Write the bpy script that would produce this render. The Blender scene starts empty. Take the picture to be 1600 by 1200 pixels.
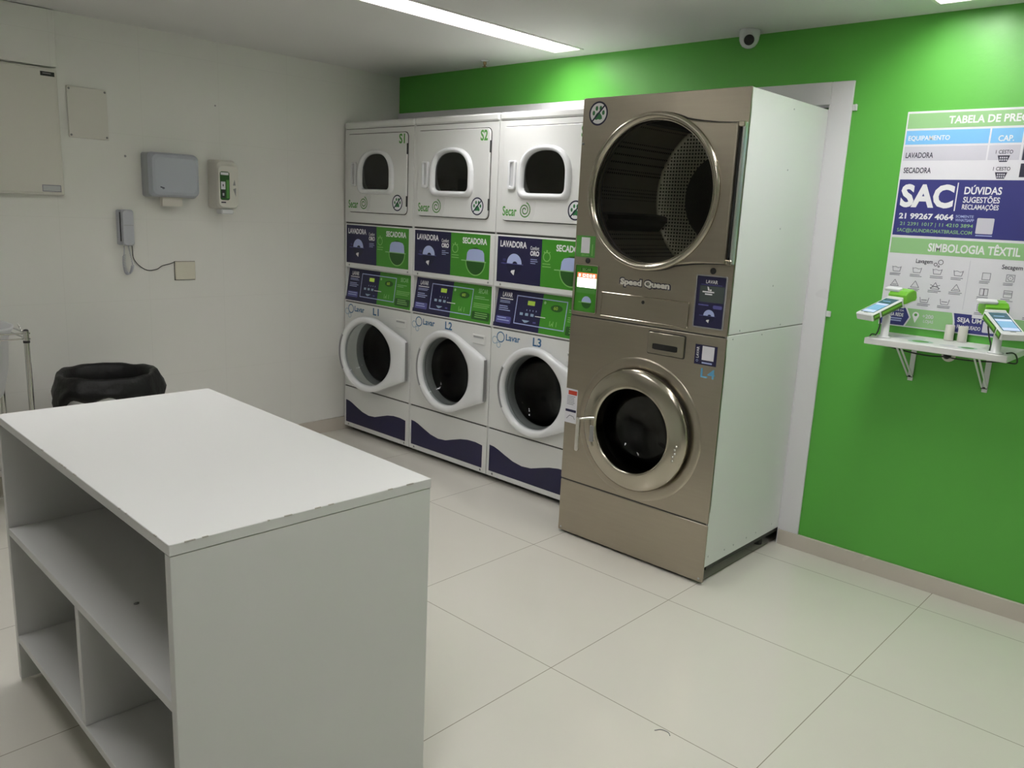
import bpy, math, random
from mathutils import Vector, Matrix, Euler
random.seed(7)
R = math.radians
PI = math.pi
scene = bpy.context.scene
col = scene.collection

# ------------------------------------------------------------------ camera
F_PX = 1259.4
CAM = Vector((4.422, -3.5832, 1.4983))
YAW, PITCH, ROLL = 0.7445, -0.2099, 0.0471
fwd = Vector((-math.sin(YAW)*math.cos(PITCH), math.cos(YAW)*math.cos(PITCH), math.sin(PITCH)))
rgt = Vector((math.cos(YAW), math.sin(YAW), 0))
upv = rgt.cross(fwd)
cx = rgt*math.cos(ROLL) + upv*math.sin(ROLL)
cy = -rgt*math.sin(ROLL) + upv*math.cos(ROLL)
cam_data = bpy.data.cameras.new('camera')
cam = bpy.data.objects.new('camera', cam_data)
col.objects.link(cam)
m3 = Matrix((cx, cy, -fwd)).transposed()
cam.matrix_world = Matrix.Translation(CAM) @ m3.to_4x4()
cam_data.sensor_fit = 'HORIZONTAL'
cam_data.sensor_width = 36.0
cam_data.lens = F_PX/1600*36.0
cam_data.clip_start = 0.02
scene.camera = cam

# ------------------------------------------------------------------ world and view
world = bpy.data.worlds.new('world')
scene.world = world
world.use_nodes = True
world.node_tree.nodes['Background'].inputs[0].default_value = (0.75, 0.85, 1.0, 1)
world.node_tree.nodes['Background'].inputs[1].default_value = 0.05
vs = scene.view_settings
vs.view_transform = 'Standard'
vs.look = 'None'
vs.gamma = 1.0
vs.use_curve_mapping = False
vs.exposure = 0.0
LAMP = 24.0          # emission of the fluorescent diffusers

# ------------------------------------------------------------------ materials
MATS = {}
def mat(name, base=(0.8, 0.8, 0.8), rough=0.5, metal=0.0, emit=None, estr=0.0, spec=0.5, coat=0.0):
    if name in MATS:
        return MATS[name]
    m = bpy.data.materials.new(name)
    m.use_nodes = True
    b = m.node_tree.nodes['Principled BSDF']
    b.inputs['Base Color'].default_value = (*base, 1)
    b.inputs['Roughness'].default_value = rough
    b.inputs['Metallic'].default_value = metal
    b.inputs['Specular IOR Level'].default_value = spec
    b.inputs['Coat Weight'].default_value = coat
    if emit:
        b.inputs['Emission Color'].default_value = (*emit, 1)
        b.inputs['Emission Strength'].default_value = estr
    MATS[name] = m
    return m

def noisy(name, base, rough, amp=0.06, scale=6.0, bump=0.0, bscale=60.0, metal=0.0, stretch=(1, 1, 1), ramp=0.08, spec=0.5):
    """surface with faint uneven colour, roughness and relief"""
    m = mat(name, base, rough, metal, spec=spec)
    nt = m.node_tree
    b = nt.nodes['Principled BSDF']
    tc = nt.nodes.new('ShaderNodeTexCoord')
    mp = nt.nodes.new('ShaderNodeMapping')
    mp.inputs['Scale'].default_value = stretch
    nt.links.new(tc.outputs['Object'], mp.inputs[0])
    n = nt.nodes.new('ShaderNodeTexNoise')
    n.inputs['Scale'].default_value = scale
    n.inputs['Detail'].default_value = 4
    nt.links.new(mp.outputs[0], n.inputs['Vector'])
    mix = nt.nodes.new('ShaderNodeMix')
    mix.data_type = 'RGBA'
    mix.inputs['A'].default_value = (*[c*(1-amp) for c in base], 1)
    mix.inputs['B'].default_value = (*[min(1, c*(1+amp)) for c in base], 1)
    nt.links.new(n.outputs['Fac'], mix.inputs['Factor'])
    nt.links.new(mix.outputs['Result'], b.inputs['Base Color'])
    mr = nt.nodes.new('ShaderNodeMapRange')
    mr.inputs['To Min'].default_value = max(0.02, rough-ramp)
    mr.inputs['To Max'].default_value = rough+ramp
    nt.links.new(n.outputs['Fac'], mr.inputs['Value'])
    nt.links.new(mr.outputs['Result'], b.inputs['Roughness'])
    if bump:
        n2 = nt.nodes.new('ShaderNodeTexNoise')
        n2.inputs['Scale'].default_value = bscale
        n2.inputs['Detail'].default_value = 3
        nt.links.new(mp.outputs[0], n2.inputs['Vector'])
        bp = nt.nodes.new('ShaderNodeBump')
        bp.inputs['Strength'].default_value = bump
        bp.inputs['Distance'].default_value = 0.01
        nt.links.new(n2.outputs['Fac'], bp.inputs['Height'])
        nt.links.new(bp.outputs['Normal'], b.inputs['Normal'])
    return m

def grid_lines(m, ax, ay, ox, oy, sx, sy, half, line_col, amount=1.0, bump=True):
    """thin joint lines on a regular grid, mixed into the base colour (object space)"""
    nt = m.node_tree
    b = nt.nodes['Principled BSDF']
    tc = nt.nodes.new('ShaderNodeTexCoord')
    sep = nt.nodes.new('ShaderNodeSeparateXYZ')
    nt.links.new(tc.outputs['Object'], sep.inputs[0])
    def mth(op, a, c=None):
        n = nt.nodes.new('ShaderNodeMath'); n.operation = op
        for i, v in enumerate((a, c)):
            if v is None: continue
            if isinstance(v, (int, float)): n.inputs[i].default_value = v
            else: nt.links.new(v, n.inputs[i])
        return n.outputs[0]
    outs = []
    for axn, o, s in ((ax, ox, sx), (ay, oy, sy)):
        u = mth('DIVIDE', mth('SUBTRACT', sep.outputs[axn], o), s)
        f = mth('ABSOLUTE', mth('SUBTRACT', mth('FRACT', mth('ADD', u, 100.5)), 0.5))
        outs.append(mth('LESS_THAN', mth('MULTIPLY', f, s), half))
    g = mth('MULTIPLY', mth('MAXIMUM', outs[0], outs[1]), amount)
    mix = nt.nodes.new('ShaderNodeMix'); mix.data_type = 'RGBA'
    nt.links.new(g, mix.inputs['Factor'])
    lk = b.inputs['Base Color'].links
    if lk:
        nt.links.new(lk[0].from_socket, mix.inputs['A'])
    else:
        mix.inputs['A'].default_value = b.inputs['Base Color'].default_value
    mix.inputs['B'].default_value = (*line_col, 1)
    nt.links.new(mix.outputs['Result'], b.inputs['Base Color'])

def srgb(r, g, b):
    f = lambda c: (c/255/12.92) if c/255 <= 0.04045 else ((c/255+0.055)/1.055)**2.4
    return (f(r), f(g), f(b))

M_WALL = noisy('white_painted_tile_wall', (0.83, 0.825, 0.785), 0.42, 0.02, 3.0, 0.05, 25.0)
grid_lines(M_WALL, 1, 2, -0.42, 0.08, 0.43, 0.43, 0.0012, (0.62, 0.61, 0.57), 0.22)
M_PLAIN = noisy('white_painted_wall', (0.72, 0.71, 0.68), 0.6, 0.03, 3.0)
M_CEIL = noisy('white_ceiling_paint', (0.74, 0.74, 0.72), 0.8, 0.03, 2.0)
M_GREEN = noisy('green_wall_paint', (0.105, 0.43, 0.058), 0.38, 0.03, 2.5, 0.06, 40.0)
M_FLOOR = noisy('polished_porcelain_floor', (0.71, 0.685, 0.615), 0.14, 0.02, 4.0, ramp=0.03)
grid_lines(M_FLOOR, 0, 1, 2.1527, -0.9214, 0.7283, 0.7283, 0.0014, (0.30, 0.27, 0.22))
M_SKIRT = noisy('porcelain_skirting', (0.62, 0.57, 0.50), 0.25, 0.03, 4.0)
M_CASING = noisy('white_casing_paint', (0.78, 0.77, 0.80), 0.3, 0.02, 3.0)
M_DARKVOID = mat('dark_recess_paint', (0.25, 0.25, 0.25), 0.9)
M_ENAMEL = noisy('white_enamel', (0.76, 0.765, 0.745), 0.3, 0.015, 3.0)
M_PLASTIC = mat('white_gloss_plastic', (0.80, 0.81, 0.82), 0.22)
M_OFFWHITE = mat('off_white_plastic', (0.72, 0.70, 0.64), 0.4)
M_CREAM = mat('cream_plastic', (0.70, 0.67, 0.56), 0.4)
M_LAMINATE = noisy('white_laminate', (0.72, 0.722, 0.71), 0.38, 0.015, 3.0)
M_CHIP = mat('chipped_edge', (0.50, 0.48, 0.44), 0.8)
M_EDGE = mat('white_edge_band', (0.70, 0.70, 0.68), 0.45)
M_GREY = mat('grey_plastic', (0.28, 0.28, 0.28), 0.45)
M_LGREY = mat('light_grey_plastic', (0.52, 0.53, 0.54), 0.4)
M_BLUEGREY = mat('bluish_grey_plastic', (0.44, 0.47, 0.53), 0.35)
M_PHONE = mat('pale_grey_phone_plastic', (0.50, 0.51, 0.56), 0.35)
M_BLACK = mat('black_plastic', (0.012, 0.012, 0.012), 0.4)
M_RUBBER = mat('dark_rubber', (0.03, 0.03, 0.03), 0.7)
M_GROOVE = mat('dark_joint', (0.06, 0.06, 0.055), 0.8)
M_SHADEJOINT = mat('grey_joint', (0.20, 0.20, 0.19), 0.7)
M_STEEL = noisy('brushed_stainless_steel', (0.40, 0.36, 0.295), 0.30, 0.06, 5.0, 0.035, 40.0, metal=1.0, stretch=(1, 1, 14), ramp=0.05)
M_STEEL2 = noisy('satin_stainless_steel', (0.44, 0.405, 0.335), 0.20, 0.04, 5.0, metal=1.0, ramp=0.04)
M_CHROME = mat('chrome', (0.66, 0.65, 0.62), 0.12, 1.0)
M_ZINC = mat('zinc_hinge', (0.55, 0.57, 0.58), 0.3, 1.0)
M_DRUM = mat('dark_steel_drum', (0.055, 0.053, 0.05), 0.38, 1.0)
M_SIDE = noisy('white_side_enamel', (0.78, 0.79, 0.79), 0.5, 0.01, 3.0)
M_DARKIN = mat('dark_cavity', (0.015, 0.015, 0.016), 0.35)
M_NAVY = mat('navy_print', srgb(27, 25, 66), 0.42)
M_NAVYDK = mat('dark_navy_print', srgb(14, 18, 54), 0.42)
M_BLUESOFT = mat('muted_blue_print', srgb(84, 84, 150), 0.42)
M_PGREEN = mat('green_print', srgb(62, 142, 34), 0.42)
M_PGREENDK = mat('dark_green_print', srgb(30, 84, 22), 0.42)
M_PGREENLT = mat('light_green_print', srgb(134, 190, 106), 0.42)
M_PGREENPALE = mat('pale_green_print', srgb(146, 192, 134), 0.42)
M_SGREEN = mat('sticker_green', srgb(82, 152, 66), 0.42)
M_SKY = mat('sky_blue_print', srgb(122, 186, 234), 0.42)
M_LBLUE = mat('lavender_blue_print', srgb(172, 184, 226), 0.42)
M_TEAL = mat('teal_blue_print', srgb(56, 108, 150), 0.42)
M_TEALPALE = mat('pale_blue_print', srgb(150, 176, 196), 0.42)
M_L4 = mat('cyan_print', srgb(96, 164, 204), 0.42)
M_WPRINT = mat('white_print', (0.82, 0.82, 0.84), 0.42)
M_CARD = mat('off_white_print', (0.76, 0.75, 0.80), 0.38)
M_CARD2 = mat('pale_grey_print', (0.60, 0.59, 0.66), 0.38)
M_INK = mat('dark_ink_print', srgb(44, 42, 62), 0.42)
M_INKGREY = mat('grey_ink_print', srgb(128, 126, 140), 0.42)
M_RED = mat('red_print', srgb(196, 62, 40), 0.42)
M_PAWGREEN = mat('paw_green_print', srgb(46, 118, 66), 0.42)
M_LCD = mat('green_segment_display', (0.02, 0.04, 0.01), 0.4, emit=(0.42, 0.62, 0.06), estr=0.5)
M_SCRWHITE = mat('lit_white_display', (0.8, 0.8, 0.8), 0.3, emit=(1, 0.97, 0.95), estr=1.6)
M_SCRRED = mat('lit_orange_display', (0.8, 0.2, 0.1), 0.3, emit=(1, 0.22, 0.08), estr=0.75)
M_SCRGREY = mat('dim_grey_display', (0.07, 0.09, 0.085), 0.25)
M_SCRDARK = mat('lit_dark_teal_screen', (0.03, 0.06, 0.08), 0.15, emit=(0.05, 0.13, 0.16), estr=0.6)
M_SCRBLUE = mat('lit_blue_screen', (0.1, 0.2, 0.3), 0.15, emit=(0.22, 0.42, 0.62), estr=0.75)
M_SCRPALE = mat('lit_pale_blue_screen', (0.3, 0.3, 0.4), 0.15, emit=(0.45, 0.58, 0.85), estr=0.8)
M_TGREEN = mat('lime_green_plastic', (0.17, 0.50, 0.035), 0.3)
M_TGREENDK = mat('dark_green_plastic', (0.06, 0.16, 0.02), 0.35)
M_BAG = noisy('black_plastic_bag', (0.005, 0.005, 0.005), 0.5, 0.2, 8.0, 0.6, 18.0, ramp=0.08, spec=0.3)
M_PAPER = mat('paper_towel', (0.76, 0.73, 0.66), 0.8)
M_DIFF = mat('fluorescent_diffuser', (0.9, 0.9, 0.9), 0.5, emit=(1.0, 0.985, 0.99), estr=LAMP)
M_REFL = mat('white_light_housing', (0.85, 0.84, 0.80), 0.5)
M_BRASS = mat('aged_brass', (0.30, 0.22, 0.12), 0.4, 1.0)

def glass_mat(name, tint, refl_rough=0.03, base_refl=0.06):
    """thin pane: see-through with a mirror reflection that grows towards grazing view"""
    m = bpy.data.materials.new(name); m.use_nodes = True
    nt = m.node_tree
    for n in list(nt.nodes): nt.nodes.remove(n)
    out = nt.nodes.new('ShaderNodeOutputMaterial')
    tr = nt.nodes.new('ShaderNodeBsdfTransparent'); tr.inputs[0].default_value = (*tint, 1)
    gl = nt.nodes.new('ShaderNodeBsdfGlossy'); gl.inputs['Roughness'].default_value = refl_rough
    lw = nt.nodes.new('ShaderNodeLayerWeight'); lw.inputs['Blend'].default_value = 0.5
    pw = nt.nodes.new('ShaderNodeMath'); pw.operation = 'POWER'; pw.inputs[1].default_value = 5.0
    nt.links.new(lw.outputs['Facing'], pw.inputs[0])
    ad = nt.nodes.new('ShaderNodeMath'); ad.operation = 'MULTIPLY_ADD'; ad.inputs[1].default_value = 0.6; ad.inputs[2].default_value = base_refl
    nt.links.new(pw.outputs[0], ad.inputs[0])
    mx = nt.nodes.new('ShaderNodeMixShader')
    nt.links.new(ad.outputs[0], mx.inputs[0])
    nt.links.new(tr.outputs[0], mx.inputs[1]); nt.links.new(gl.outputs[0], mx.inputs[2])
    nt.links.new(mx.outputs[0], out.inputs[0])
    return m
M_GLASS = glass_mat('tinted_door_glass', (0.74, 0.75, 0.72), 0.03, 0.035)
M_GLASSDK = glass_mat('dark_door_glass', (0.20, 0.20, 0.20))
M_BOWL = glass_mat('clear_bowl_glass', (0.62, 0.65, 0.645), 0.06, 0.02)

def tub_mat():
    m = mat('translucent_white_bag', (0.72, 0.73, 0.74), 0.45)
    b = m.node_tree.nodes['Principled BSDF']
    b.inputs['Transmission Weight'].default_value = 0.0
    b.inputs['Subsurface Weight'].default_value = 0.0
    return m
M_TUB = tub_mat()

def perforated(name, base, scale, rough=0.3):
    """stainless sheet with a staggered pattern of punched holes"""
    m = mat(name, base, rough, 1.0)
    nt = m.node_tree; b = nt.nodes['Principled BSDF']
    uv = nt.nodes.new('ShaderNodeTexCoord')
    v = nt.nodes.new('ShaderNodeTexVoronoi'); v.feature = 'F1'
    v.inputs['Scale'].default_value = scale; v.inputs['Randomness'].default_value = 0.0
    nt.links.new(uv.outputs['Object'], v.inputs['Vector'])
    lt = nt.nodes.new('ShaderNodeMath'); lt.operation = 'LESS_THAN'; lt.inputs[1].default_value = 0.30
    nt.links.new(v.outputs['Distance'], lt.inputs[0])
    mix = nt.nodes.new('ShaderNodeMix'); mix.data_type = 'RGBA'
    mix.inputs['A'].default_value = (*base, 1); mix.inputs['B'].default_value = (0.01, 0.01, 0.01, 1)
    nt.links.new(lt.outputs[0], mix.inputs['Factor'])
    nt.links.new(mix.outputs['Result'], b.inputs['Base Color'])
    return m
M_PERF = perforated('perforated_steel_drum', (0.50, 0.47, 0.40), 62.0, 0.36)

# ------------------------------------------------------------------ object helpers
def link(o, parent=None):
    col.objects.link(o)
    if parent is not None:
        o.parent = parent
    return o

def tag(o, label=None, cat=None, group=None, kind=None):
    if label: o['label'] = label
    if cat: o['category'] = cat
    if group: o['group'] = group
    if kind: o['kind'] = kind
    return o

def empty(name, loc, rz=0.0, parent=None):
    o = bpy.data.objects.new(name, None)
    o.empty_display_size = 0.1
    o.location = loc
    o.rotation_euler = (0, 0, rz)
    return link(o, parent)

def thing(name, label, cat, loc=(0, 0, 0), rz=0.0, group=None):
    return tag(empty(name, loc, rz), label, cat, group)

class MB:
    """collects shapes, each with its own material, and links them as ONE mesh object"""
    def __init__(s):
        s.v = []; s.f = []; s.fm = []; s.fs = []; s.mats = []
    def mi(s, m):
        if m not in s.mats: s.mats.append(m)
        return s.mats.index(m)
    def add(s, verts, faces, m, smooth=False):
        o = len(s.v); k = s.mi(m)
        s.v += [tuple(p) for p in verts]
        for f in faces:
            s.f.append([i+o for i in f]); s.fm.append(k); s.fs.append(smooth)
        return s
    def box(s, x0, x1, y0, y1, z0, z1, m, bev=0.0):
        if x0 > x1: x0, x1 = x1, x0
        if y0 > y1: y0, y1 = y1, y0
        if z0 > z1: z0, z1 = z1, z0
        b = min(bev, (x1-x0)*0.45, (y1-y0)*0.45, (z1-z0)*0.45)
        if b <= 0:
            v = [(x, y, z) for z in (z0, z1) for y in (y0, y1) for x in (x0, x1)]
            f = [(0, 2, 3, 1), (4, 5, 7, 6), (0, 1, 5, 4), (2, 6, 7, 3), (0, 4, 6, 2), (1, 3, 7, 5)]
            return s.add(v, f, m)
        c = [(x0, x1), (y0, y1), (z0, z1)]
        v = []; idx = {}
        for sx in (0, 1):
            for sy in (0, 1):
                for sz in (0, 1):
                    for ax in range(3):
                        p = [c[0][sx], c[1][sy], c[2][sz]]
                        sg = (sx, sy, sz)
                        for k in range(3):
                            if k != ax: p[k] += b if sg[k] == 0 else -b
                        idx[(sx, sy, sz, ax)] = len(v); v.append(tuple(p))
        f = []
        order = [(0, 0), (1, 0), (1, 1), (0, 1)]
        for ax in range(3):
            for sd in (0, 1):
                q = []
                for a, bb in order:
                    sg = [0, 0, 0]; sg[ax] = sd; sg[(ax+1) % 3] = a; sg[(ax+2) % 3] = bb
                    q.append(idx[(*sg, ax)])
                f.append(q if sd else q[::-1])
        for ax in range(3):
            a1, a2 = (ax+1) % 3, (ax+2) % 3
            for s1 in (0, 1):
                for s2 in (0, 1):
                    g0 = [0, 0, 0]; g0[a1] = s1; g0[a2] = s2; g1 = list(g0); g1[ax] = 1
                    q = [idx[(*g0, a1)], idx[(*g1, a1)], idx[(*g1, a2)], idx[(*g0, a2)]]
                    f.append(q if (s1 == s2) else q[::-1])
        for sx in (0, 1):
            for sy in (0, 1):
                for sz in (0, 1):
                    q = [idx[(sx, sy, sz, k)] for k in range(3)]
                    f.append(q if (sx+sy+sz) % 2 == 1 else q[::-1])
        return s.add(v, f, m)
    def loft(s, loops, m, cap0=False, cap1=False, smooth=True, closed=True):
        n = len(loops[0]); v = [p for l in loops for p in l]; f = []
        for i in range(len(loops)-1):
            for j in range(n if closed else n-1):
                k = (j+1) % n
                f.append((i*n+j, i*n+k, (i+1)*n+k, (i+1)*n+j))
        s.add(v, f, m, smooth)
        if cap0: s.add(loops[0], [list(range(n))[::-1]], m)
        if cap1: s.add(loops[-1], [list(range(n))], m)
        return s
    def cyl(s, p0, p1, r0, m, r1=None, n=24, caps=True, smooth=True):
        p0, p1 = Vector(p0), Vector(p1)
        r1 = r0 if r1 is None else r1
        d = (p1-p0).normalized()
        a = d.orthogonal().normalized(); b = d.cross(a)
        l = [[p+(a*math.cos(t)+b*math.sin(t))*r for t in [2*PI*i/n for i in range(n)]] for p, r in ((p0, r0), (p1, r1))]
        return s.loft(l, m, caps, caps, smooth)
    def lathe(s, c, axis, prof, m, n=48, cap0=False, cap1=False):
        """prof: list of (radius, distance along axis)"""
        c = Vector(c); d = Vector(axis).normalized()
        a = d.orthogonal().normalized(); b = d.cross(a)
        l = [[c+d*h+(a*math.cos(2*PI*i/n)+b*math.sin(2*PI*i/n))*r for i in range(n)] for r, h in prof]
        return s.loft(l, m, cap0, cap1)
    def tube(s, pts, r, m, n=8, caps=True):
        pts = [Vector(p) for p in pts]
        loops = []
        prev = None
        for i, p in enumerate(pts):
            d = (pts[min(i+1, len(pts)-1)]-pts[max(i-1, 0)]).normalized()
            if prev is None:
                a = d.orthogonal().normalized()
            else:
                a = (prev - d*prev.dot(d)).normalized()
            prev = a
            b = d.cross(a)
            loops.append([p+(a*math.cos(2*PI*k/n)+b*math.sin(2*PI*k/n))*r for k in range(n)])
        return s.loft(loops, m, caps, caps)
    def prism(s, pts, axis, a0, a1, m, bev=0.0):
        """closed outline (2-D, in the two axes other than `axis`) extruded from a0 to a1; the a1 rim is rounded by bev"""
        def P(u, v, w):
            return {'y': (u, w, v), 'x': (w, u, v), 'z': (u, v, w)}[axis]
        n = len(pts)
        if bev:
            ins = inset(pts, bev)
            mid = inset(pts, bev*0.3)
            sg = 1 if a1 > a0 else -1
            loops = [[P(u, v, a0) for u, v in pts], [P(u, v, a1-sg*bev) for u, v in pts],
                     [P(u, v, a1-sg*bev*0.3) for u, v in mid], [P(u, v, a1) for u, v in ins]]
        else:
            loops = [[P(u, v, a0) for u, v in pts], [P(u, v, a1) for u, v in pts]]
        s.loft(loops, m, False, False, smooth=False)
        s.add(loops[0], [list(range(n))[::-1]], m)
        s.add(loops[-1], [list(range(n))], m)
        return s
    def build(s, name, parent=None, label=None, kind=None, recalc=False):
        me = bpy.data.meshes.new(name)
        me.from_pydata([tuple(p) for p in s.v], [], s.f)
        for m in s.mats: me.materials.append(m)
        me.polygons.foreach_set('material_index', s.fm)
        me.polygons.foreach_set('use_smooth', s.fs)
        me.update()
        o = bpy.data.objects.new(name, me)
        link(o, parent)
        if label: o['label'] = label
        if kind: o['kind'] = kind
        return o

def inset(pts, d):
    """shrink a counter-clockwise or clockwise closed outline by d"""
    n = len(pts)
    area = sum(pts[i][0]*pts[(i+1) % n][1]-pts[(i+1) % n][0]*pts[i][1] for i in range(n))
    sg = 1 if area > 0 else -1
    out = []
    for i in range(n):
        p0, p1, p2 = Vector(pts[i-1]), Vector(pts[i]), Vector(pts[(i+1) % n])
        e1 = (p1-p0); e2 = (p2-p1)
        if e1.length < 1e-9 or e2.length < 1e-9:
            out.append(tuple(p1)); continue
        e1.normalize(); e2.normalize()
        n1 = Vector((-e1.y, e1.x))*sg; n2 = Vector((-e2.y, e2.x))*sg
        b = n1+n2
        k = max(0.35, b.length_squared/2)
        out.append(tuple(p1 + b*(d/(k))*1.0 if b.length > 1e-6 else p1))
    return out

def rrect(x0, x1, z0, z1, r, n=6):
    if isinstance(r, (int, float)): r = (r, r, r, r)      # bottom-left, bottom-right, top-right, top-left
    out = []
    for (cx_, cz_, a0, rr) in ((x0, z0, PI, r[0]), (x1, z0, 1.5*PI, r[1]), (x1, z1, 0, r[2]), (x0, z1, 0.5*PI, r[3])):
        sx = 1 if cx_ == x0 else -1; sz = 1 if cz_ == z0 else -1
        for i in range(n+1):
            a = a0 + 0.5*PI*i/n
            out.append((cx_+sx*rr+rr*math.cos(a), cz_+sz*rr+rr*math.sin(a)))
    return out

def circle(cx_, cz_, r, n=48, a0=0.0, sq=1.0):
    return [(cx_+r*math.cos(a0+2*PI*i/n), cz_+r*sq*math.sin(a0+2*PI*i/n)) for i in range(n)]

def ray_outline(outline, c, angles):
    """points where rays from c cross a star-shaped closed outline"""
    out = []
    n = len(outline)
    for a in angles:
        dx, dz = math.cos(a), math.sin(a)
        best = None
        for i in range(n):
            x1, z1 = outline[i][0]-c[0], outline[i][1]-c[1]
            x2, z2 = outline[(i+1) % n][0]-c[0], outline[(i+1) % n][1]-c[1]
            den = dx*(z2-z1)-dz*(x2-x1)
            if abs(den) < 1e-12: continue
            t = (x1*(z2-z1)-z1*(x2-x1))/den
            u = (x1*dz-z1*dx)/den
            if t > 0 and -1e-6 <= u <= 1+1e-6:
                if best is None or t > best: best = t
        out.append((c[0]+dx*best, c[1]+dz*best))
    return out

def hole_plate(mb, outline, hole, c, y_front, y_back, m, bev=0.0, hole_bev=0.0, extra=None):
    """plate in the x-z plane with a hole; both outlines star-shaped about c"""
    ang = sorted(set([round(math.atan2(p[1]-c[1], p[0]-c[0]) % (2*PI), 5) for p in outline]+[round(2*PI*i/72, 5) for i in range(72)]))
    o = ray_outline(outline, c, ang); h = ray_outline(hole, c, ang)
    def L(pts, y): return [(p[0], y, p[1]) for p in pts]
    loops = [L(o, y_back)]
    if bev:
        loops += [L(o, y_front+bev), L(toward(o, c, bev*0.3), y_front+bev*0.3), L(toward(o, c, bev), y_front)]
    else:
        loops += [L(o, y_front)]
    if hole_bev:
        loops += [L(toward(h, c, -hole_bev), y_front), L(toward(h, c, -hole_bev*0.3), y_front+hole_bev*0.3), L(h, y_front+hole_bev), L(h, y_back)]
    else:
        loops += [L(h, y_front), L(h, y_back)]
    loops.append(loops[0])
    mb.loft(loops, m, smooth=False)
    return mb

def toward(pts, c, d):
    out = []
    for p in pts:
        dx, dz = c[0]-p[0], c[1]-p[1]
        l = math.hypot(dx, dz)
        out.append((p[0]+dx/l*d, p[1]+dz/l*d))
    return out

# ------------------------------------------------------------------ flat print (letters, marks, bands) laid on a real surface
_TXT = {}
def text_mesh(s, bold):
    k = (s, bold)
    if k in _TXT: return _TXT[k]
    cu = bpy.data.curves.new('t', 'FONT')
    cu.body = s; cu.size = 1.0; cu.offset = bold; cu.resolution_u = 3
    cu.dimensions = '2D'; cu.fill_mode = 'BOTH'
    o = bpy.data.objects.new('t', cu); col.objects.link(o)
    dg = bpy.context.evaluated_depsgraph_get()
    dg.update()
    me = bpy.data.meshes.new_from_object(o.evaluated_get(dg))
    v = [(p.co.x, p.co.y) for p in me.vertices]
    f = [list(p.vertices) for p in me.polygons]
    x0 = min(p[0] for p in v); x1 = max(p[0] for p in v); y0 = min(p[1] for p in v); y1 = max(p[1] for p in v)
    v = [((p[0]-x0)/(x1-x0), (p[1]-y0)/(y1-y0)) for p in v]
    bpy.data.objects.remove(o); bpy.data.curves.remove(cu); bpy.data.meshes.remove(me)
    _TXT[k] = (v, f)
    return v, f

class Print:
    """flat print on a plane: local (u, v) -> origin + u*U + v*V, layers stepped out along N"""
    def __init__(s, org=(0, 0, 0), U=(1, 0, 0), V=(0, 0, 1), N=(0, -1, 0), step=0.0003):
        s.mb = MB(); s.o = Vector(org); s.U = Vector(U); s.V = Vector(V); s.N = Vector(N); s.step = step; s.layer = 1
    def P(s, u, v): return s.o + s.U*u + s.V*v + s.N*(s.step*s.layer)
    def on(s, layer): s.layer = layer; return s
    def poly(s, pts, m):
        n = len(pts)
        area = sum(pts[i][0]*pts[(i+1) % n][1]-pts[(i+1) % n][0]*pts[i][1] for i in range(n))
        if (area > 0) != (s.U.cross(s.V).dot(s.N) > 0): pts = pts[::-1]
        s.mb.add([s.P(*p) for p in pts], [list(range(n))], m); return s
    def rect(s, u0, v0, u1, v1, m): return s.poly([(u0, v0), (u1, v0), (u1, v1), (u0, v1)], m)
    def disc(s, u, v, r, m, n=24, sq=1.0): return s.poly(circle(u, v, r, n, sq=sq), m)
    def ring(s, u, v, r, w, m, n=28, a0=0.0, a1=2*PI, sq=1.0):
        full = abs(a1-a0) >= 2*PI-1e-6
        k = n if full else n+1
        o = [(u+r*math.cos(a0+(a1-a0)*i/n), v+sq*r*math.sin(a0+(a1-a0)*i/n)) for i in range(k)]
        q = [(u+(r-w)*math.cos(a0+(a1-a0)*i/n), v+sq*(r-w)*math.sin(a0+(a1-a0)*i/n)) for i in range(k)]
        pts = [s.P(*p) for p in o+q]
        f = [(i, (i+1) % k, k+(i+1) % k, k+i) for i in range(n)]
        s.mb.add(pts, f, m); return s
    def line(s, pts, w, m):
        for a, b in zip(pts[:-1], pts[1:]):
            a, b = Vector(a), Vector(b)
            d = (b-a)
            if d.length < 1e-9: continue
            d.normalize(); n = Vector((-d.y, d.x))*w/2; d *= w*0.25
            s.poly([tuple(a-d-n), tuple(b+d-n), tuple(b+d+n), tuple(a-d+n)], m)
        return s
    def frame(s, u0, v0, u1, v1, w, m):
        s.rect(u0, v0, u1, v0+w, m); s.rect(u0, v1-w, u1, v1, m)
        s.rect(u0, v0+w, u0+w, v1-w, m); return s.rect(u1-w, v0+w, u1, v1-w, m)
    def text(s, t, u0, v0, u1, v1, m, bold=0.02):
        v, f = text_mesh(t, bold)
        s.mb.add([s.P(u0+(u1-u0)*p[0], v0+(v1-v0)*p[1]) for p in v], f, m); return s
    def bars(s, u0, v0, u1, v1, n, m, ragged=0.25, fill=0.5):
        """rows of print too small to read"""
        h = (v1-v0)/n
        for i in range(n):
            e = u1-(u1-u0)*ragged*random.random()
            s.rect(u0, v1-(i+fill)*h - h*0.0, e, v1-i*h, m)
        return s
    def build(s, name, parent=None, label=None): return s.mb.build(name, parent, label)

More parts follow.
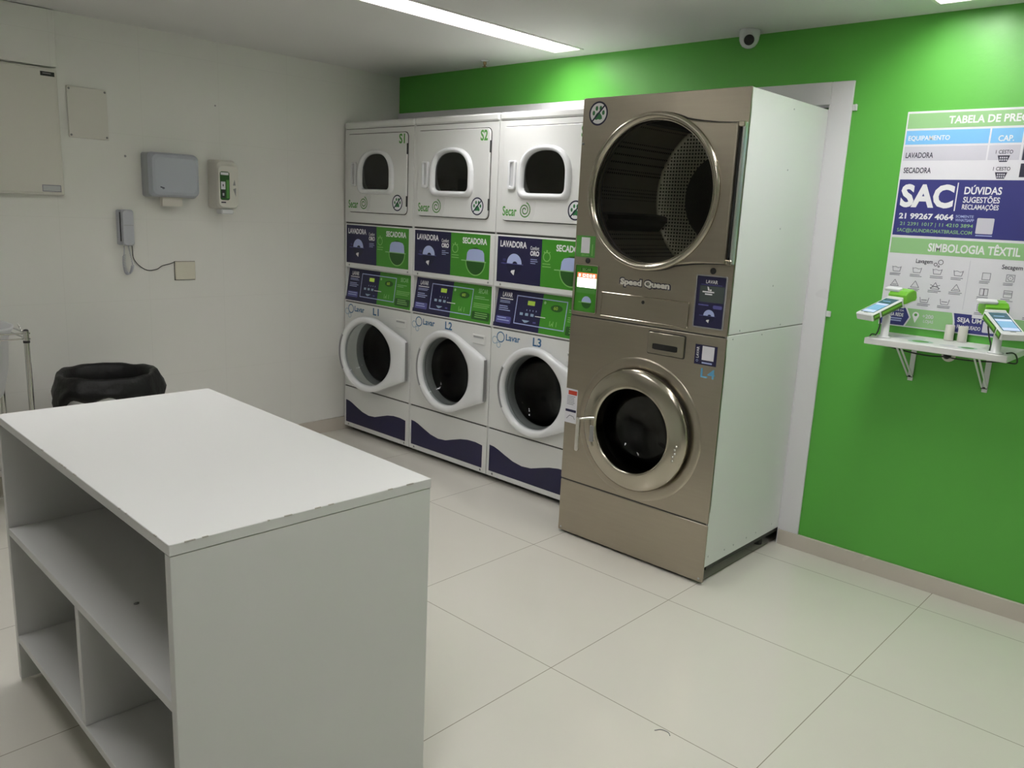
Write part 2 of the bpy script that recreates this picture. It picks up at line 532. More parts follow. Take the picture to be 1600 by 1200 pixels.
def paw(pr, u, v, r):
    """no-animals mark: paw in a barred circle"""
    k = pr.layer
    pr.disc(u, v, r*0.93, M_WPRINT)
    pr.on(k+1)
    pr.poly([(u+r*a, v+r*b) for a, b in ((-0.42, -0.45), (-0.2, -0.52), (0, -0.46), (0.2, -0.52), (0.42, -0.45), (0.36, -0.2), (0.15, 0.05), (-0.15, 0.05), (-0.36, -0.2))], M_PAWGREEN)
    for a, b in ((-0.5, 0.05), (-0.2, 0.42), (0.22, 0.42), (0.52, 0.05)):
        pr.poly([(u+r*(a+0.14*math.cos(t)), v+r*(b+0.2*math.sin(t))) for t in [2*PI*i/12 for i in range(12)]], M_PAWGREEN)
    pr.on(k+2)
    pr.ring(u, v, r, r*0.15, M_NAVYDK, 36)
    pr.line([(u-r*0.66, v-r*0.66), (u+r*0.66, v+r*0.66)], r*0.15, M_NAVYDK)
    pr.on(k)

def spiral(pr, u, v, r, m, w):
    pts = []
    for i in range(49):
        t = i/48
        a = 0.4*PI - t*4.3*PI
        rr = r*(1.12-0.92*t)
        pts.append((u+rr*math.cos(a), v+rr*math.sin(a)))
    pr.line(pts, w, m)

def wash_dome(pr, u, v, r, dark):
    """round emblem: pale dome above a dark lower half"""
    pr.disc(u, v, r, dark, 28)
    k = pr.layer
    pr.on(k+1)
    pr.poly([(u+r*0.95*math.cos(t), v+r*0.95*math.sin(t)) for t in [PI*i/16 for i in range(17)]], M_LBLUE)
    pr.rect(u-r*1.7, v-r*0.05, u+r*1.15, v+r*0.02, M_BLUESOFT)
    pr.poly([(u-r*0.42, v-r*0.78), (u+r*0.0, v-r*1.08), (u+r*0.12, v-r*0.55), (u-r*0.3, v-r*0.62)], M_WPRINT)
    pr.on(k+2)
    pr.poly([(u+r*(0.1+0.3*math.cos(t)), v+r*(0.02+0.22*math.sin(t))) for t in [PI*i/8 for i in range(9)]], dark)
    pr.on(k)

# =================================================================== ROOM
H = 2.3357
XR, YB = 6.3, -5.4
YA = 1.05                      # back of the recess the machines stand in
OX, OZ = 2.911, 2.012          # opening in the green wall
def struct(mb, name): return mb.build(name, kind='structure')

mb = MB(); mb.add([(-0.3, YB-0.3, 0), (XR+0.3, YB-0.3, 0), (XR+0.3, YA+0.2, 0), (-0.3, YA+0.2, 0)], [(0, 1, 2, 3)], M_FLOOR)
struct(mb, 'floor')
mb = MB(); mb.box(-0.17, -0.02, YB, YA, 0, H+0.3, M_WALL); wl = struct(mb, 'wall_left')
for (y, z, r) in ((-1.804, 1.690, 0.006), (-1.302, 2.0, 0.0045)):
    k = MB(); k.lathe((-0.0202, y, z), (1, 0, 0), [(r, 0), (r, 0.0008), (r*0.55, 0.0005)], M_GREY, 12, cap1=True)
    k.build('screw_hole', wl)
mb = MB()
mb.box(-0.02, OX, 0, 0.14, OZ, H+0.3, M_GREEN)
mb.box(OX, XR, 0, 0.14, 0, H+0.3, M_GREEN)
struct(mb, 'wall_front')
mb = MB(); mb.box(XR, XR+0.15, YB, 0.14, 0, H+0.3, M_PLAIN); struct(mb, 'wall_right')
mb = MB(); mb.box(-0.17, XR+0.15, YB-0.15, YB, 0, H+0.3, M_PLAIN); struct(mb, 'wall_back')
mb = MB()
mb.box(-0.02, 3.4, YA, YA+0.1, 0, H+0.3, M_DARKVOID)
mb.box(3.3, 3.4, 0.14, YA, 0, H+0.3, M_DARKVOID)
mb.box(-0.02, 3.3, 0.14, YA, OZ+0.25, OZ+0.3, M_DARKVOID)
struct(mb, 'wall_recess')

# ceiling with the recessed light slots left open
SL = 0.17
slots = [(1.455, -1.45, -0.152), (3.343, -1.45, -0.150), (1.455, -3.55, -2.25), (3.343, -3.55, -2.25), (5.231, -1.45, -0.15)]  # the last three are unseen lights, added to brighten the room
xs = sorted({-0.17, XR+0.15, *[s[0] for s in slots], *[s[0]+SL for s in slots]})
ys = sorted({YB-0.15, 0.0, -0.152, -0.150, -0.15, -1.45, -2.25, -3.55})
mb = MB()
for i in range(len(xs)-1):
    for j in range(len(ys)-1):
        mx, my = (xs[i]+xs[i+1])/2, (ys[j]+ys[j+1])/2
        if any(s[0] < mx < s[0]+SL and s[1] < my < s[2] for s in slots): continue
        mb.add([(xs[i], ys[j], H), (xs[i], ys[j+1], H), (xs[i+1], ys[j+1], H), (xs[i+1], ys[j], H)], [(0, 1, 2, 3)], M_CEIL)
struct(mb, 'ceiling')

RD = 0.10
def ceiling_light(x0, y0, y1, label):
    t = thing('ceiling_light', label, 'ceiling light', (x0+SL/2, (y0+y1)/2, H), group='recessed fluorescent ceiling lights')
    w, l = SL/2, (y1-y0)/2
    mb = MB()
    e = 0.0006
    w2, l2 = w-e, l-e
    v = [(-w2, -l2, 0), (w2, -l2, 0), (w2, l2, 0), (-w2, l2, 0), (-w2, -l2, RD+0.02), (w2, -l2, RD+0.02), (w2, l2, RD+0.02), (-w2, l2, RD+0.02)]
    mb.add(v, [(0, 1, 5, 4), (1, 2, 6, 5), (2, 3, 7, 6), (3, 0, 4, 7), (4, 5, 6, 7)], M_REFL)
    mb.build('housing', t)
    mb = MB(); mb.box(-w2+0.006, w2-0.006, -l2+0.02, l2-0.10, RD-0.012, RD, M_DIFF, 0.004); mb.build('diffuser', t)
    mb = MB()
    for sx in (-1, 1):
        mb.box(sx*(w+0.0005), sx*(w+0.014), -l-0.012, l+0.012, -0.004, -0.0005, M_REFL)
    for sy in (-1, 1):
        mb.box(-w-0.014, w+0.014, sy*(l+0.0005), sy*(l+0.014), -0.004, -0.0005, M_REFL)
    mb.build('trim_flange', t)
ll = ['long recessed ceiling light slot above the white machines', 'recessed ceiling light slot cut off at the top right corner',
      'added unseen ceiling light over the left rear of the room', 'added unseen ceiling light over the middle rear of the room', 'added unseen ceiling light beyond the right of the price board'
      ]
for s_, l_ in zip(slots, ll): ceiling_light(*s_, l_)

# casing round the opening, skirtings
mb = MB()
mb.box(OX, 3.006, -0.012, -0.0005, 0.0728, 2.1055, M_CASING, 0.002)
mb.box(OX-0.004, OX+0.0, -0.012, 0.14, 0.0, OZ, M_CASING)
struct(mb, 'trim_1')
mb = MB()
mb.box(-0.018, OX-0.0005, -0.012, -0.0005, OZ, 2.1055, M_CASING, 0.002)
mb.box(-0.015, OX-0.005, 0.001, 0.02, 2.0035, OZ+0.02, M_CASING)
struct(mb, 'trim_2')
mb = MB(); mb.box(OX, XR, -0.0135, -0.0005, 0.0, 0.0725, M_SKIRT, 0.001)
struct(mb, 'baseboard_front')
mb = MB(); mb.box(-0.0195, -0.008, YB, -0.0, 0.0, 0.088, M_SKIRT, 0.001); struct(mb, 'baseboard_left')
# boxed-in duct at the top of the left wall
mb = MB(); mb.box(-0.0195, 0.004, -3.2, -2.112, 2.074, H-0.003, M_WALL, 0.003); struct(mb, 'trim_3')

# =================================================================== WHITE STACKED WASHER-DRYERS
W = 0.683
X0 = 0.0-0.0112
YF = -0.4413
DEP = 0.70
WC = (0.345, 0.574)            # washer port centre (x, z)
DC = (0.336, 1.700)            # dryer window centre

def dshape(cx_, x0, x1, z0, z1, rb, n=10):
    """arched window outline: round top, rounded lower corners"""
    w = (x1-x0)/2; out = []
    zs = z0+(z1-z0)*0.42
    for i in range(n+1):
        a = PI+0.5*PI*i/n; out.append((x0+rb+rb*math.cos(a), z0+rb+rb*math.sin(a)))
    for i in range(n+1):
        a = 1.5*PI+0.5*PI*i/n; out.append((x1-rb+rb*math.cos(a), z0+rb+rb*math.sin(a)))
    for i in range(2*n+1):
        a = PI*i/(2*n)
        c, s = math.cos(a), math.sin(a)
        ex = 0.82
        out.append(((x0+x1)/2+w*math.copysign(abs(c)**ex, c), zs+(z1-zs)*abs(s)**ex))
    return out

def ring_profile(mb, outer, inner, c, prof, m):
    """prof: list of (t, y): t=0 on the outer outline .. 1 on the inner one"""
    ang = [2*PI*i/96 for i in range(96)]
    o = ray_outline(outer, c, ang); h = ray_outline(inner, c, ang)
    loops = []
    for t, y in prof:
        loops.append([(a[0]+(b[0]-a[0])*t, y, a[1]+(b[1]-a[1])*t) for a, b in zip(o, h)])
    mb.loft(loops, m)
    return mb

WAVE = [(0.022, 0.212), (0.055, 0.209), (0.088, 0.200), (0.146, 0.178), (0.204, 0.158), (0.272, 0.147), (0.338, 0.152), (0.403, 0.171),
        (0.467, 0.189), (0.530, 0.199), (0.593, 0.200), (0.648, 0.193)]

def washer_door_outline(c, r, xr, z0, z1):
    pts = []
    # tangent hull of the circle and the straight hinge edge
    def tang(px, pz, upper):
        dx, dz = px-c[0], pz-c[1]; d = math.hypot(dx, dz)
        base = math.atan2(dz, dx); off = math.acos(r/d)
        return base+off if upper else base-off
    a1 = tang(xr, z1, True); a0 = tang(xr, z0, False)
    n = 64
    for i in range(n+1):
        a = a1+(a0+2*PI-a1)*i/n
        pts.append((c[0]+r*math.cos(a), c[1]+r*math.sin(a)))
    rr = 0.014
    pts += [(xr-rr, z0-0.001), (xr-rr*0.3, z0+rr*0.3), (xr, z0+rr), (xr, z1-rr), (xr-rr*0.3, z1-rr*0.3), (xr-rr, z1+0.001)]
    return pts

def stack(i):
    num = i+1
    where = ('against the white wall', 'in the middle of the row', 'partly behind the steel machine')[i]
    lab = ('white stacked washer and dryer marked L1 and S1 %s, round door ajar', 'white stacked washer and dryer marked L2 and S2 %s',
           'white stacked washer and dryer marked L3 %s')[i] % where
    t = thing('stacked_washer_dryer', lab, 'washer dryer', (X0+i*W, YF, 0), group='white stacked washer and dryers in a row')
    g = 0.0015
    x0, x1 = g, W-g
    # --- cabinet shell with the fixed front sheets
    mb = MB()
    mb.box(x0, x0+0.012, 0.004, DEP, 0.03, 1.995, M_ENAMEL)
    mb.box(x1-0.012, x1, 0.004, DEP, 0.03, 1.995, M_ENAMEL)
    mb.box(x0+0.012, x1-0.012, DEP-0.012, DEP, 0.03, 1.995, M_ENAMEL)
    mb.box(x0+0.012, x1-0.012, 0.02, DEP-0.012, 0.03, 0.045, M_GROOVE)
    mb.box(x0+0.012, x1-0.012, 0.02, DEP-0.012, 1.10, 1.12, M_ENAMEL)
    mb.box(x0+0.03, x1-0.03, 0.05, DEP-0.05, 0.004, 0.03, M_RUBBER)
    mb.box(x0+0.012, x1-0.012, 0.03, DEP-0.012, 1.975, 1.99, M_ENAMEL)
    c = DC
    hole_plate(mb, rrect(x0, x1, 1.389, 1.958, 0.004, 2), circle(c[0], c[1], 0.150), c, 0.0, 0.012, M_ENAMEL, 0.003)
    mb.box(x0+0.004, x1-0.004, 0.004, 0.014, 1.379, 1.39, M_GROOVE)
    mb.box(x0+0.004, x1-0.004, 0.004, 0.014, 1.956, 1.962, M_GROOVE)
    mb.box(x0, x1, 0.0, 0.03, 1.100, 1.380, M_ENAMEL, 0.006)
    mb.box(x0+0.004, x1-0.004, 0.038, 0.05, 1.06, 1.105, M_GROOVE)
    hole_plate(mb, rrect(x0, x1, 0.312, 0.872, 0.004, 2), circle(WC[0], WC[1], 0.205), WC, 0.0, 0.012, M_ENAMEL, 0.003)
    mb.box(x0+0.004, x1-0.004, 0.004, 0.014, 0.303, 0.314, M_GROOVE)
    mb.box(x0+0.004, x1-0.004, 0.004, 0.014, 0.870, 0.882, M_SHADEJOINT)
    mb.build('cabinet', t)
    mb = MB(); mb.box(x0, x1, -0.005, 0.10, 1.961, 2.001, M_ENAMEL, 0.009); mb.build('top_cover', t)
    # --- dryer drum behind the window
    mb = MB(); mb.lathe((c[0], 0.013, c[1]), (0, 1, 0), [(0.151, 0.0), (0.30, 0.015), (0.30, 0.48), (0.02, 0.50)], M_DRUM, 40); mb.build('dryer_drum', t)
    # --- dryer door
    door = MB()
    dout = rrect(0.046, 0.627, 1.455, 1.926, (0.028, 0.028, 0.028, 0.012))
    win_o = dshape(0, 0.160, 0.512, 1.566, 1.832, 0.045)
    win_i = dshape(0, 0.198, 0.474, 1.597, 1.806, 0.030)
    hole_plate(door, dout, dshape(0, 0.190, 0.482, 1.59, 1.812, 0.03), c, -0.012, -0.0022, M_ENAMEL, 0.0035)
    dd = door.build('dryer_door', t)
    hp = MB(); hole_plate(hp, rrect(0.0425, 0.6315, 1.4510, 1.9300, (0.03, 0.03, 0.03, 0.014)), dshape(0, 0.190, 0.482, 1.59, 1.812, 0.03), c, -0.0020, -0.0006, M_GROOVE)
    hp.build('door_edge_shade', dd, 'dark grey painted shade in the door gap')  # dark plate paints the shaded gap round the door
    fr = MB()
    ring_profile(fr, win_o, win_i, c, [(0, -0.0125), (0.05, -0.021), (0.2, -0.029), (0.45, -0.033), (0.7, -0.031), (0.88, -0.024), (1.0, -0.012), (1.0, -0.001)], M_PLASTIC)
    fr.build('window_frame', dd)
    gl = MB(); gl.add([(p[0], -0.010, p[1]) for p in ray_outline(win_i, c, [2*PI*k/64 for k in range(64)])], [list(range(64))], M_GLASSDK); gl.build('window_glass', dd, 'dark door window glass')
    hd = MB()
    hole_plate(hd, rrect(0.094, 0.146, 1.612, 1.758, 0.012), rrect(0.108, 0.134, 1.628, 1.748, 0.006), (0.120, 1.688), -0.026, -0.0123, M_PLASTIC, 0.004, 0.003)
    hd.box(0.106, 0.136, -0.0152, -0.0125, 1.626, 1.75, M_LGREY)
    hd.build('door_handle', dd)
    for zz in (1.832, 1.531):
        h = MB(); h.box(0.6262, 0.6335, -0.0130, -0.0030, zz-0.031, zz+0.031, M_RUBBER, 0.002); h.build('hinge', dd, 'dark grey door hinge')
    pr = Print((0, -0.0121, 0)); pr.text('Secar', 0.058, 1.478, 0.158, 1.528, M_SGREEN, 0.022); pr.build('dryer_lettering', dd, 'green dryer lettering')
    pr = Print((0, -0.0121, 0)); spiral(pr, 0.214, 1.510, 0.036, M_SGREEN, 0.006); pr.build('spiral_mark', dd, 'green spiral')
    pr = Print((0, -0.0121, 0)); paw(pr, 0.549, 1.520, 0.048); pr.build('no_animals_sticker', dd, 'round no animals sticker')
    pr = Print((0, -0.0121, 0)); pr.text('S%d' % num, 0.556, 1.862, 0.610, 1.918, M_SGREEN, 0.03); pr.build('dryer_number', dd, 'green dryer number')
    # --- printed instruction panel
    pr = Print((0, -0.0005, 0))
    pr.rect(0.022, 1.131, 0.336, 1.371, M_NAVY); pr.rect(0.336, 1.131, 0.648, 1.371, M_PGREEN)
    pr.on(2)
    pr.text('LAVADORA', 0.042, 1.316, 0.232, 1.350, M_WPRINT, 0.035)
    pr.text('SECADORA', 0.432, 1.316, 0.624, 1.350, M_WPRINT, 0.035)
    wash_dome(pr, 0.148, 1.232, 0.056, M_NAVYDK)
    pr.on(2)
    pr.text('10', 0.066, 1.243, 0.084, 1.256, M_BLUESOFT, 0.02)
    pr.text('kg', 0.066, 1.224, 0.094, 1.236, M_BLUESOFT, 0.02)
    pr.text('Comfort', 0.258, 1.312, 0.318, 1.332, M_WPRINT, 0.012)
    pr.text('ORO', 0.258, 1.282, 0.320, 1.308, M_WPRINT, 0.05)
    pr.bars(0.262, 1.236, 0.320, 1.266, 3, M_LBLUE, 0.5, 0.35)
    pr.ring(0.372, 1.284, 0.025, 0.005, M_PGREENLT); pr.rect(0.367, 1.309, 0.377, 1.318, M_PGREENLT)
    pr.line([(0.352, 1.309), (0.358, 1.303)], 0.005, M_PGREENLT)
    pr.line([(0.392, 1.309), (0.386, 1.303)], 0.005, M_PGREENLT)
    pr.bars(0.345, 1.222, 0.405, 1.250, 2, M_PGREENLT, 0.2, 0.3)
    pr.disc(0.538, 1.222, 0.076, M_PGREENDK, 36); pr.on(3)
    pr.ring(0.538, 1.222, 0.078, 0.006, M_PGREENLT, 36, a0=PI, a1=2*PI)
    pr.poly([(0.466, 1.226), (0.610, 1.226), (0.604, 1.270), (0.592, 1.284), (0.560, 1.290), (0.516, 1.290), (0.486, 1.284), (0.472, 1.268)], M_LBLUE)
    pr.rect(0.425, 1.221, 0.622, 1.226, M_PGREENPALE)
    pr.on(4); pr.poly([(0.49, 1.215), (0.585, 1.215), (0.575, 1.18), (0.538, 1.162), (0.50, 1.18)], M_PGREENDK)
    pr.build('instruction_panel', t, 'navy and green printed instruction panel')
    for xx in (0.052, 0.642):
        s = MB(); s.lathe((xx, 0.0003, 1.116), (0, -1, 0), [(0.0055, 0), (0.0055, 0.0018), (0.002, 0.0022)], M_GREY, 14, cap1=True); s.build('screw', t)
    # --- sloped control panel
    zt, zb, yt_ = 1.100, 0.882, 0.034
    sl = MB()
    sl.add([(x0, 0.0, zb), (x1, 0.0, zb), (x1, yt_, zt), (x0, yt_, zt), (x0, 0.012, zb), (x1, 0.012, zb), (x1, yt_+0.012, zt), (x0, yt_+0.012, zt)],
           [(0, 1, 2, 3), (5, 4, 7, 6), (0, 4, 5, 1), (3, 2, 6, 7), (0, 3, 7, 4), (1, 5, 6, 2)], M_ENAMEL)
    cp = sl.build('control_panel', t)
    Vv = Vector((0, yt_, zt-zb)); Lv = Vv.length
    pr = Print((0, 0, zb), (1, 0, 0), Vv.normalized(), (0, -(zt-zb)/Lv, yt_/Lv))
    pr.rect(0.008, 0.006, 0.338, Lv-0.008, M_NAVY); pr.rect(0.338, 0.006, 0.668, Lv-0.008, M_PGREEN)
    pr.on(2)
    pr.text('LAVAR', 0.050, 0.170, 0.122, 0.196, M_WPRINT, 0.02)
    pr.rect(0.036, 0.158, 0.130, 0.163, M_WPRINT)
    pr.bars(0.036, 0.134, 0.132, 0.150, 2, M_LBLUE, 0.4, 0.4)
    pr.bars(0.036, 0.090, 0.130, 0.122, 3, M_LBLUE, 0.4, 0.4)
    pr.poly(rrect(0.024, 0.134, 0.028, 0.066, 0.008), M_BLUESOFT)
    pr.frame(0.156, 0.036, 0.506, 0.188, 0.005, M_LBLUE)
    pr.on(3)
    pr.bars(0.034, 0.034, 0.126, 0.060, 2, M_LBLUE, 0.3, 0.4)
    pr.rect(0.238, 0.143, 0.288, 0.166, M_LCD)
    for k in range(4): pr.rect(0.236+k*0.022, 0.112, 0.240+k*0.022, 0.120, M_LBLUE)
    for k in range(3): pr.rect(0.192+k*0.038, 0.086, 0.214+k*0.038, 0.100, M_TEALPALE)
    pr.rect(0.300, 0.088, 0.372, 0.092, M_WPRINT)
    pr.poly([(0.212, 0.062), (0.268, 0.062), (0.250, 0.052), (0.236, 0.048), (0.226, 0.052)], M_TEALPALE)
    pr.rect(0.292, 0.052, 0.312, 0.060, M_BLUESOFT)
    pr.poly(circle(0.438, 0.146, 0.040, 20, sq=0.45), M_PGREENDK)
    pr.disc(0.356, 0.168, 0.008, M_PGREENPALE, 12)
    for k in range(3): pr.rect(0.404+k*0.022, 0.052, 0.408+k*0.022, 0.078, M_PGREENLT)
    pr.line([(0.412, 0.052), (0.420, 0.066), (0.428, 0.052)], 0.004, M_PGREENLT)
    pr.text('SECAR', 0.546, 0.168, 0.620, 0.194, M_PGREENPALE, 0.02)
    pr.bars(0.520, 0.130, 0.640, 0.150, 2, M_PGREENPALE, 0.6, 0.35)
    pr.bars(0.520, 0.082, 0.650, 0.112, 3, M_PGREENLT, 0.2, 0.4)
    pr.poly(rrect(0.516, 0.656, 0.020, 0.066, 0.008), M_PGREENDK)
    pr.on(4); pr.text('60', 0.418, 0.138, 0.446, 0.156, M_LCD, 0.02)
    pr.bars(0.540, 0.026, 0.650, 0.060, 3, M_PGREENLT, 0.3, 0.4)
    pr.build('control_print', cp, 'navy and green printed control overlay')
    # --- washer front markings
    pr = Print((0, -0.0002, 0))
    pr.ring(0.073, 0.832, 0.030, 0.006, M_TEAL); pr.ring(0.030, 0.811, 0.021, 0.004, M_TEALPALE); pr.ring(0.059, 0.787, 0.016, 0.004, M_TEALPALE)
    pr.build('bubble_mark', t, 'blue bubble rings')
    pr = Print((0, -0.0002, 0)); pr.text('Lavar', 0.112, 0.818, 0.216, 0.854, M_TEAL, 0.024); pr.build('washer_lettering', t, 'blue washer lettering')
    pr = Print((0, -0.0002, 0)); pr.text('L%d' % num, 0.307, 0.816, 0.366, 0.862, M_TEAL, 0.024); pr.build('washer_number', t, 'blue washer number')
    dr = MB()
    dr.box(0.540, 0.642, -0.007, 0.002, 0.768, 0.822, M_ENAMEL, 0.005)
    dr.box(0.552, 0.632, -0.0078, -0.005, 0.802, 0.812, M_LGREY)
    dr.box(0.552, 0.632, -0.0079, -0.005, 0.808, 0.812, M_GREY)
    dr.build('coin_hatch', t)
    # --- washer drum
    mb = MB(); mb.lathe((WC[0], 0.012, WC[1]), (0, 1, 0), [(0.206, 0.0), (0.195, 0.012), (0.195, 0.05), (0.245, 0.06), (0.245, 0.33), (0.06, 0.36), (0.0, 0.33)], M_DRUM, 48); mb.build('washer_drum', t)
    mb = MB(); mb.lathe((WC[0], 0.0, WC[1]), (0, 1, 0), [(0.209, -0.0012), (0.207, -0.004), (0.199, -0.004), (0.190, 0.012), (0.188, 0.035)], M_GREY, 48); mb.build('door_seal', t, 'dark rubber door seal')
    # --- washer door, hinged on the right
    hx, hy = 0.668, -0.008
    wd = empty('washer_door', (hx, hy, 0), 0.0, t)
    if i == 0:
        wd.rotation_euler = (0, 0, R(8.5))
    c2 = (WC[0]-hx, WC[1])
    out = washer_door_outline(c2, 0.241, 0.0, WC[1]-0.128, WC[1]+0.128)
    inn = circle(c2[0], c2[1], 0.200, 96)
    mb = MB()
    ring_profile(mb, out, inn, c2, [(1.0, 0.0), (0.02, 0.0), (0.0, -0.004), (0.0, -0.022), (0.02, -0.030), (0.10, -0.037), (0.4, -0.040), (0.75, -0.038), (0.92, -0.032), (1.0, -0.020), (1.0, 0.0)], M_PLASTIC)
    # the flat hinge side is grey rubber trimmed
    mb.box(-0.0005, 0.0012, -0.024, -0.003, WC[1]-0.118, WC[1]+0.118, M_GREY)
    d_ob = mb.build('door_ring', wd)
    gl = MB()
    gl.lathe((c2[0], 0, c2[1]), (0, 1, 0), [(0.197, -0.020), (0.186, 0.0), (0.170, 0.05), (0.140, 0.075), (0.0, 0.082)], M_BOWL, 64)
    gl.build('glass_bowl', wd, 'clear bowl shaped door glass')
    hb = MB()
    for (ra, rb, ya, yb, mm) in ((0.222, 0.234, -0.0385, -0.0345, M_GREY), (0.234, 0.239, -0.039, -0.034, M_LGREY)):
        lp = []
        for q in range(17):
            a = R(152+58*q/16)
            ca, sa = math.cos(a), math.sin(a)
            lp.append([(c2[0]+ra*ca, ya-0.0025, WC[1]+ra*sa), (c2[0]+rb*ca, ya, WC[1]+rb*sa), (c2[0]+rb*ca, yb, WC[1]+rb*sa), (c2[0]+ra*ca, yb, WC[1]+ra*sa)])
        hb.loft(lp, mm, True, True)
    hb.build('door_grip', wd, 'grey curved door grip on the left edge')
    # --- kick panel
    mb = MB(); mb.box(x0, x1, 0.0, 0.014, 0.030, 0.304, M_ENAMEL, 0.003); kp = mb.build('kick_panel', t)
    pr = Print((0, -0.0002, 0))
    pr.poly([(0.022, 0.060), (0.648, 0.060)]+WAVE[::-1], M_NAVY)
    pr.build('wave_print', kp, 'navy blue wave')
    for xx in (0.050, 0.636):
        s = MB(); s.lathe((xx, 0.0003, 0.046), (0, -1, 0), [(0.006, 0), (0.006, 0.0018), (0.002, 0.0022)], M_GREY, 14, cap1=True); s.build('screw', kp)
    for xx in (0.09, W-0.09):
        for yy in (0.08, DEP-0.08):
            s = MB(); s.cyl((xx, yy, 0.0), (xx, yy, 0.03), 0.02, M_RUBBER, n=16); s.build('foot', t)
    return t
for i in range(3): stack(i)

# =================================================================== STAINLESS TOWER
TX, TY, TW, TH = 2.1166, -0.706, 0.790, 1.994
tw = thing('stacked_washer_dryer', 'tall stainless steel stacked washer and dryer marked L4 with white sides', 'washer dryer', (TX, TY, 0))
TD = 1.02
DCx = (0.400, 1.602)           # dryer door centre
WCx = (0.405, 0.596)           # washer door centre
mb = MB()
mb.box(0.001, 0.013, 0.006, TD, 0.08, TH-0.002, M_ENAMEL)
mb.box(0.013, TW-0.013, TD-0.012, TD, 0.08, TH-0.002, M_ENAMEL)
mb.box(0.013, TW-0.013, 0.02, TD-0.012, TH-0.016, TH-0.002, M_ENAMEL)
mb.box(0.013, TW-0.013, 0.04, TD-0.012, 1.04, 1.055, M_GROOVE)
mb.box(0.015, TW-0.015, 0.05, TD-0.02, 0.05, 0.082, M_GROOVE)
mb.box(0.001, TW-0.013, 0.012, 0.03, 0.02, 0.30, M_GROOVE)
mb.build('cabinet', tw)
for z0, z1, nm in ((1.064, TH-0.002, 'side_panel'), (0.080, 1.060, 'side_panel')):
    mb = MB(); mb.box(TW-0.012, TW-0.0, 0.004, TD, z0, z1, M_SIDE, 0.0015)
    if z0 > 1:
        dots = [(0.364, 1.955), (0.366, 1.718), (0.359, 1.482), (0.352, 1.247), (0.10, 1.076), (0.464, 1.076)]
    else:
        dots = [(0.03, 0.125), (0.17, 0.115), (0.25, 0.115), (0.37, 0.115), (0.46, 0.115), (0.62, 0.115), (0.30, 1.045), (0.05, 1.045)]
    for yy, zz in dots:
        mb.lathe((TW-0.0002, yy, zz), (1, 0, 0), [(0.004, 0), (0.004, 0.0014), (0.0015, 0.0018)], M_LGREY, 12, cap1=True)
    mb.build(nm, tw, 'white enamel side panel')
mb = MB(); mb.box(TW-0.011, TW-0.002, 0.01, TD, 1.0585, 1.0655, M_SHADEJOINT); mb.build('seam', tw)
# dryer front sheet (steel) with its round opening
mb = MB()
hole_plate(mb, rrect(0.0, TW, 1.056, TH, 0.005, 2), circle(DCx[0], DCx[1], 0.285), DCx, 0.0, 0.010, M_STEEL, 0.003)
mb.build('dryer_front', tw, 'brushed steel dryer front')
mb = MB()
mb.box(0.003, TW-0.003, 0.004, 0.012, 1.047, 1.058, M_GROOVE)
hole_plate(mb, rrect(0.0, TW, 0.274, 1.050, 0.005, 2), circle(WCx[0], WCx[1], 0.215), WCx, 0.0, 0.010, M_STEEL, 0.003)
# shallow pressed ring round the washer door
mb.lathe((WCx[0], 0, WCx[1]), (0, -1, 0), [(0.318, -0.0004), (0.314, 0.0030), (0.306, 0.0040), (0.285, 0.0036), (0.268, 0.0020), (0.262, -0.0004)], M_STEEL, 96)
mb.build('washer_front', tw, 'brushed steel washer front')
mb = MB()
mb.box(0.003, TW-0.003, 0.004, 0.012, 0.264, 0.276, M_GROOVE)
mb.box(0.0, TW, 0.0, 0.010, 0.012, 0.267, M_STEEL, 0.003)
for xx in (0.018, TW-0.018):
    mb.lathe((xx, 0.0003, 0.028), (0, -1, 0), [(0.005, 0), (0.005, 0.0016), (0.002, 0.002)], M_ZINC, 12, cap1=True)
mb.build('kick_panel', tw, 'brushed steel kick panel')
# dryer drum: perforated wall, ribs, back plate
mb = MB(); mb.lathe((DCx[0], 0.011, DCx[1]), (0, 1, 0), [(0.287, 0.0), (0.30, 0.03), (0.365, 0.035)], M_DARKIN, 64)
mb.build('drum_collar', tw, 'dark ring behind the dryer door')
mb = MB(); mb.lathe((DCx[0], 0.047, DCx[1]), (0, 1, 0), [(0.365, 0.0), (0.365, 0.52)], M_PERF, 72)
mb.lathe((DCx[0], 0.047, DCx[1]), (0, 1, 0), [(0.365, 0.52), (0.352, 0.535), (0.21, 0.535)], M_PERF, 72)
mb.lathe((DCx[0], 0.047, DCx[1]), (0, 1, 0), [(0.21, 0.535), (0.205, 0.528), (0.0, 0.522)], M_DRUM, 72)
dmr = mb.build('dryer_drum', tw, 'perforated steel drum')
for k in range(4):
    a = R(20+90*k)
    ca, sa = math.cos(a), math.sin(a)
    f = MB()
    pts = []
    for (rr, ww) in ((0.363, 0.045), (0.325, 0.026), (0.300, 0.010), (0.300, -0.010), (0.325, -0.026), (0.363, -0.045)):
        pts.append((DCx[0]+rr*ca-ww*sa, DCx[1]+rr*sa+ww*ca))
    f.prism(pts, 'y', 0.07, 0.55, M_DRUM)
    f.build('drum_rib', dmr)
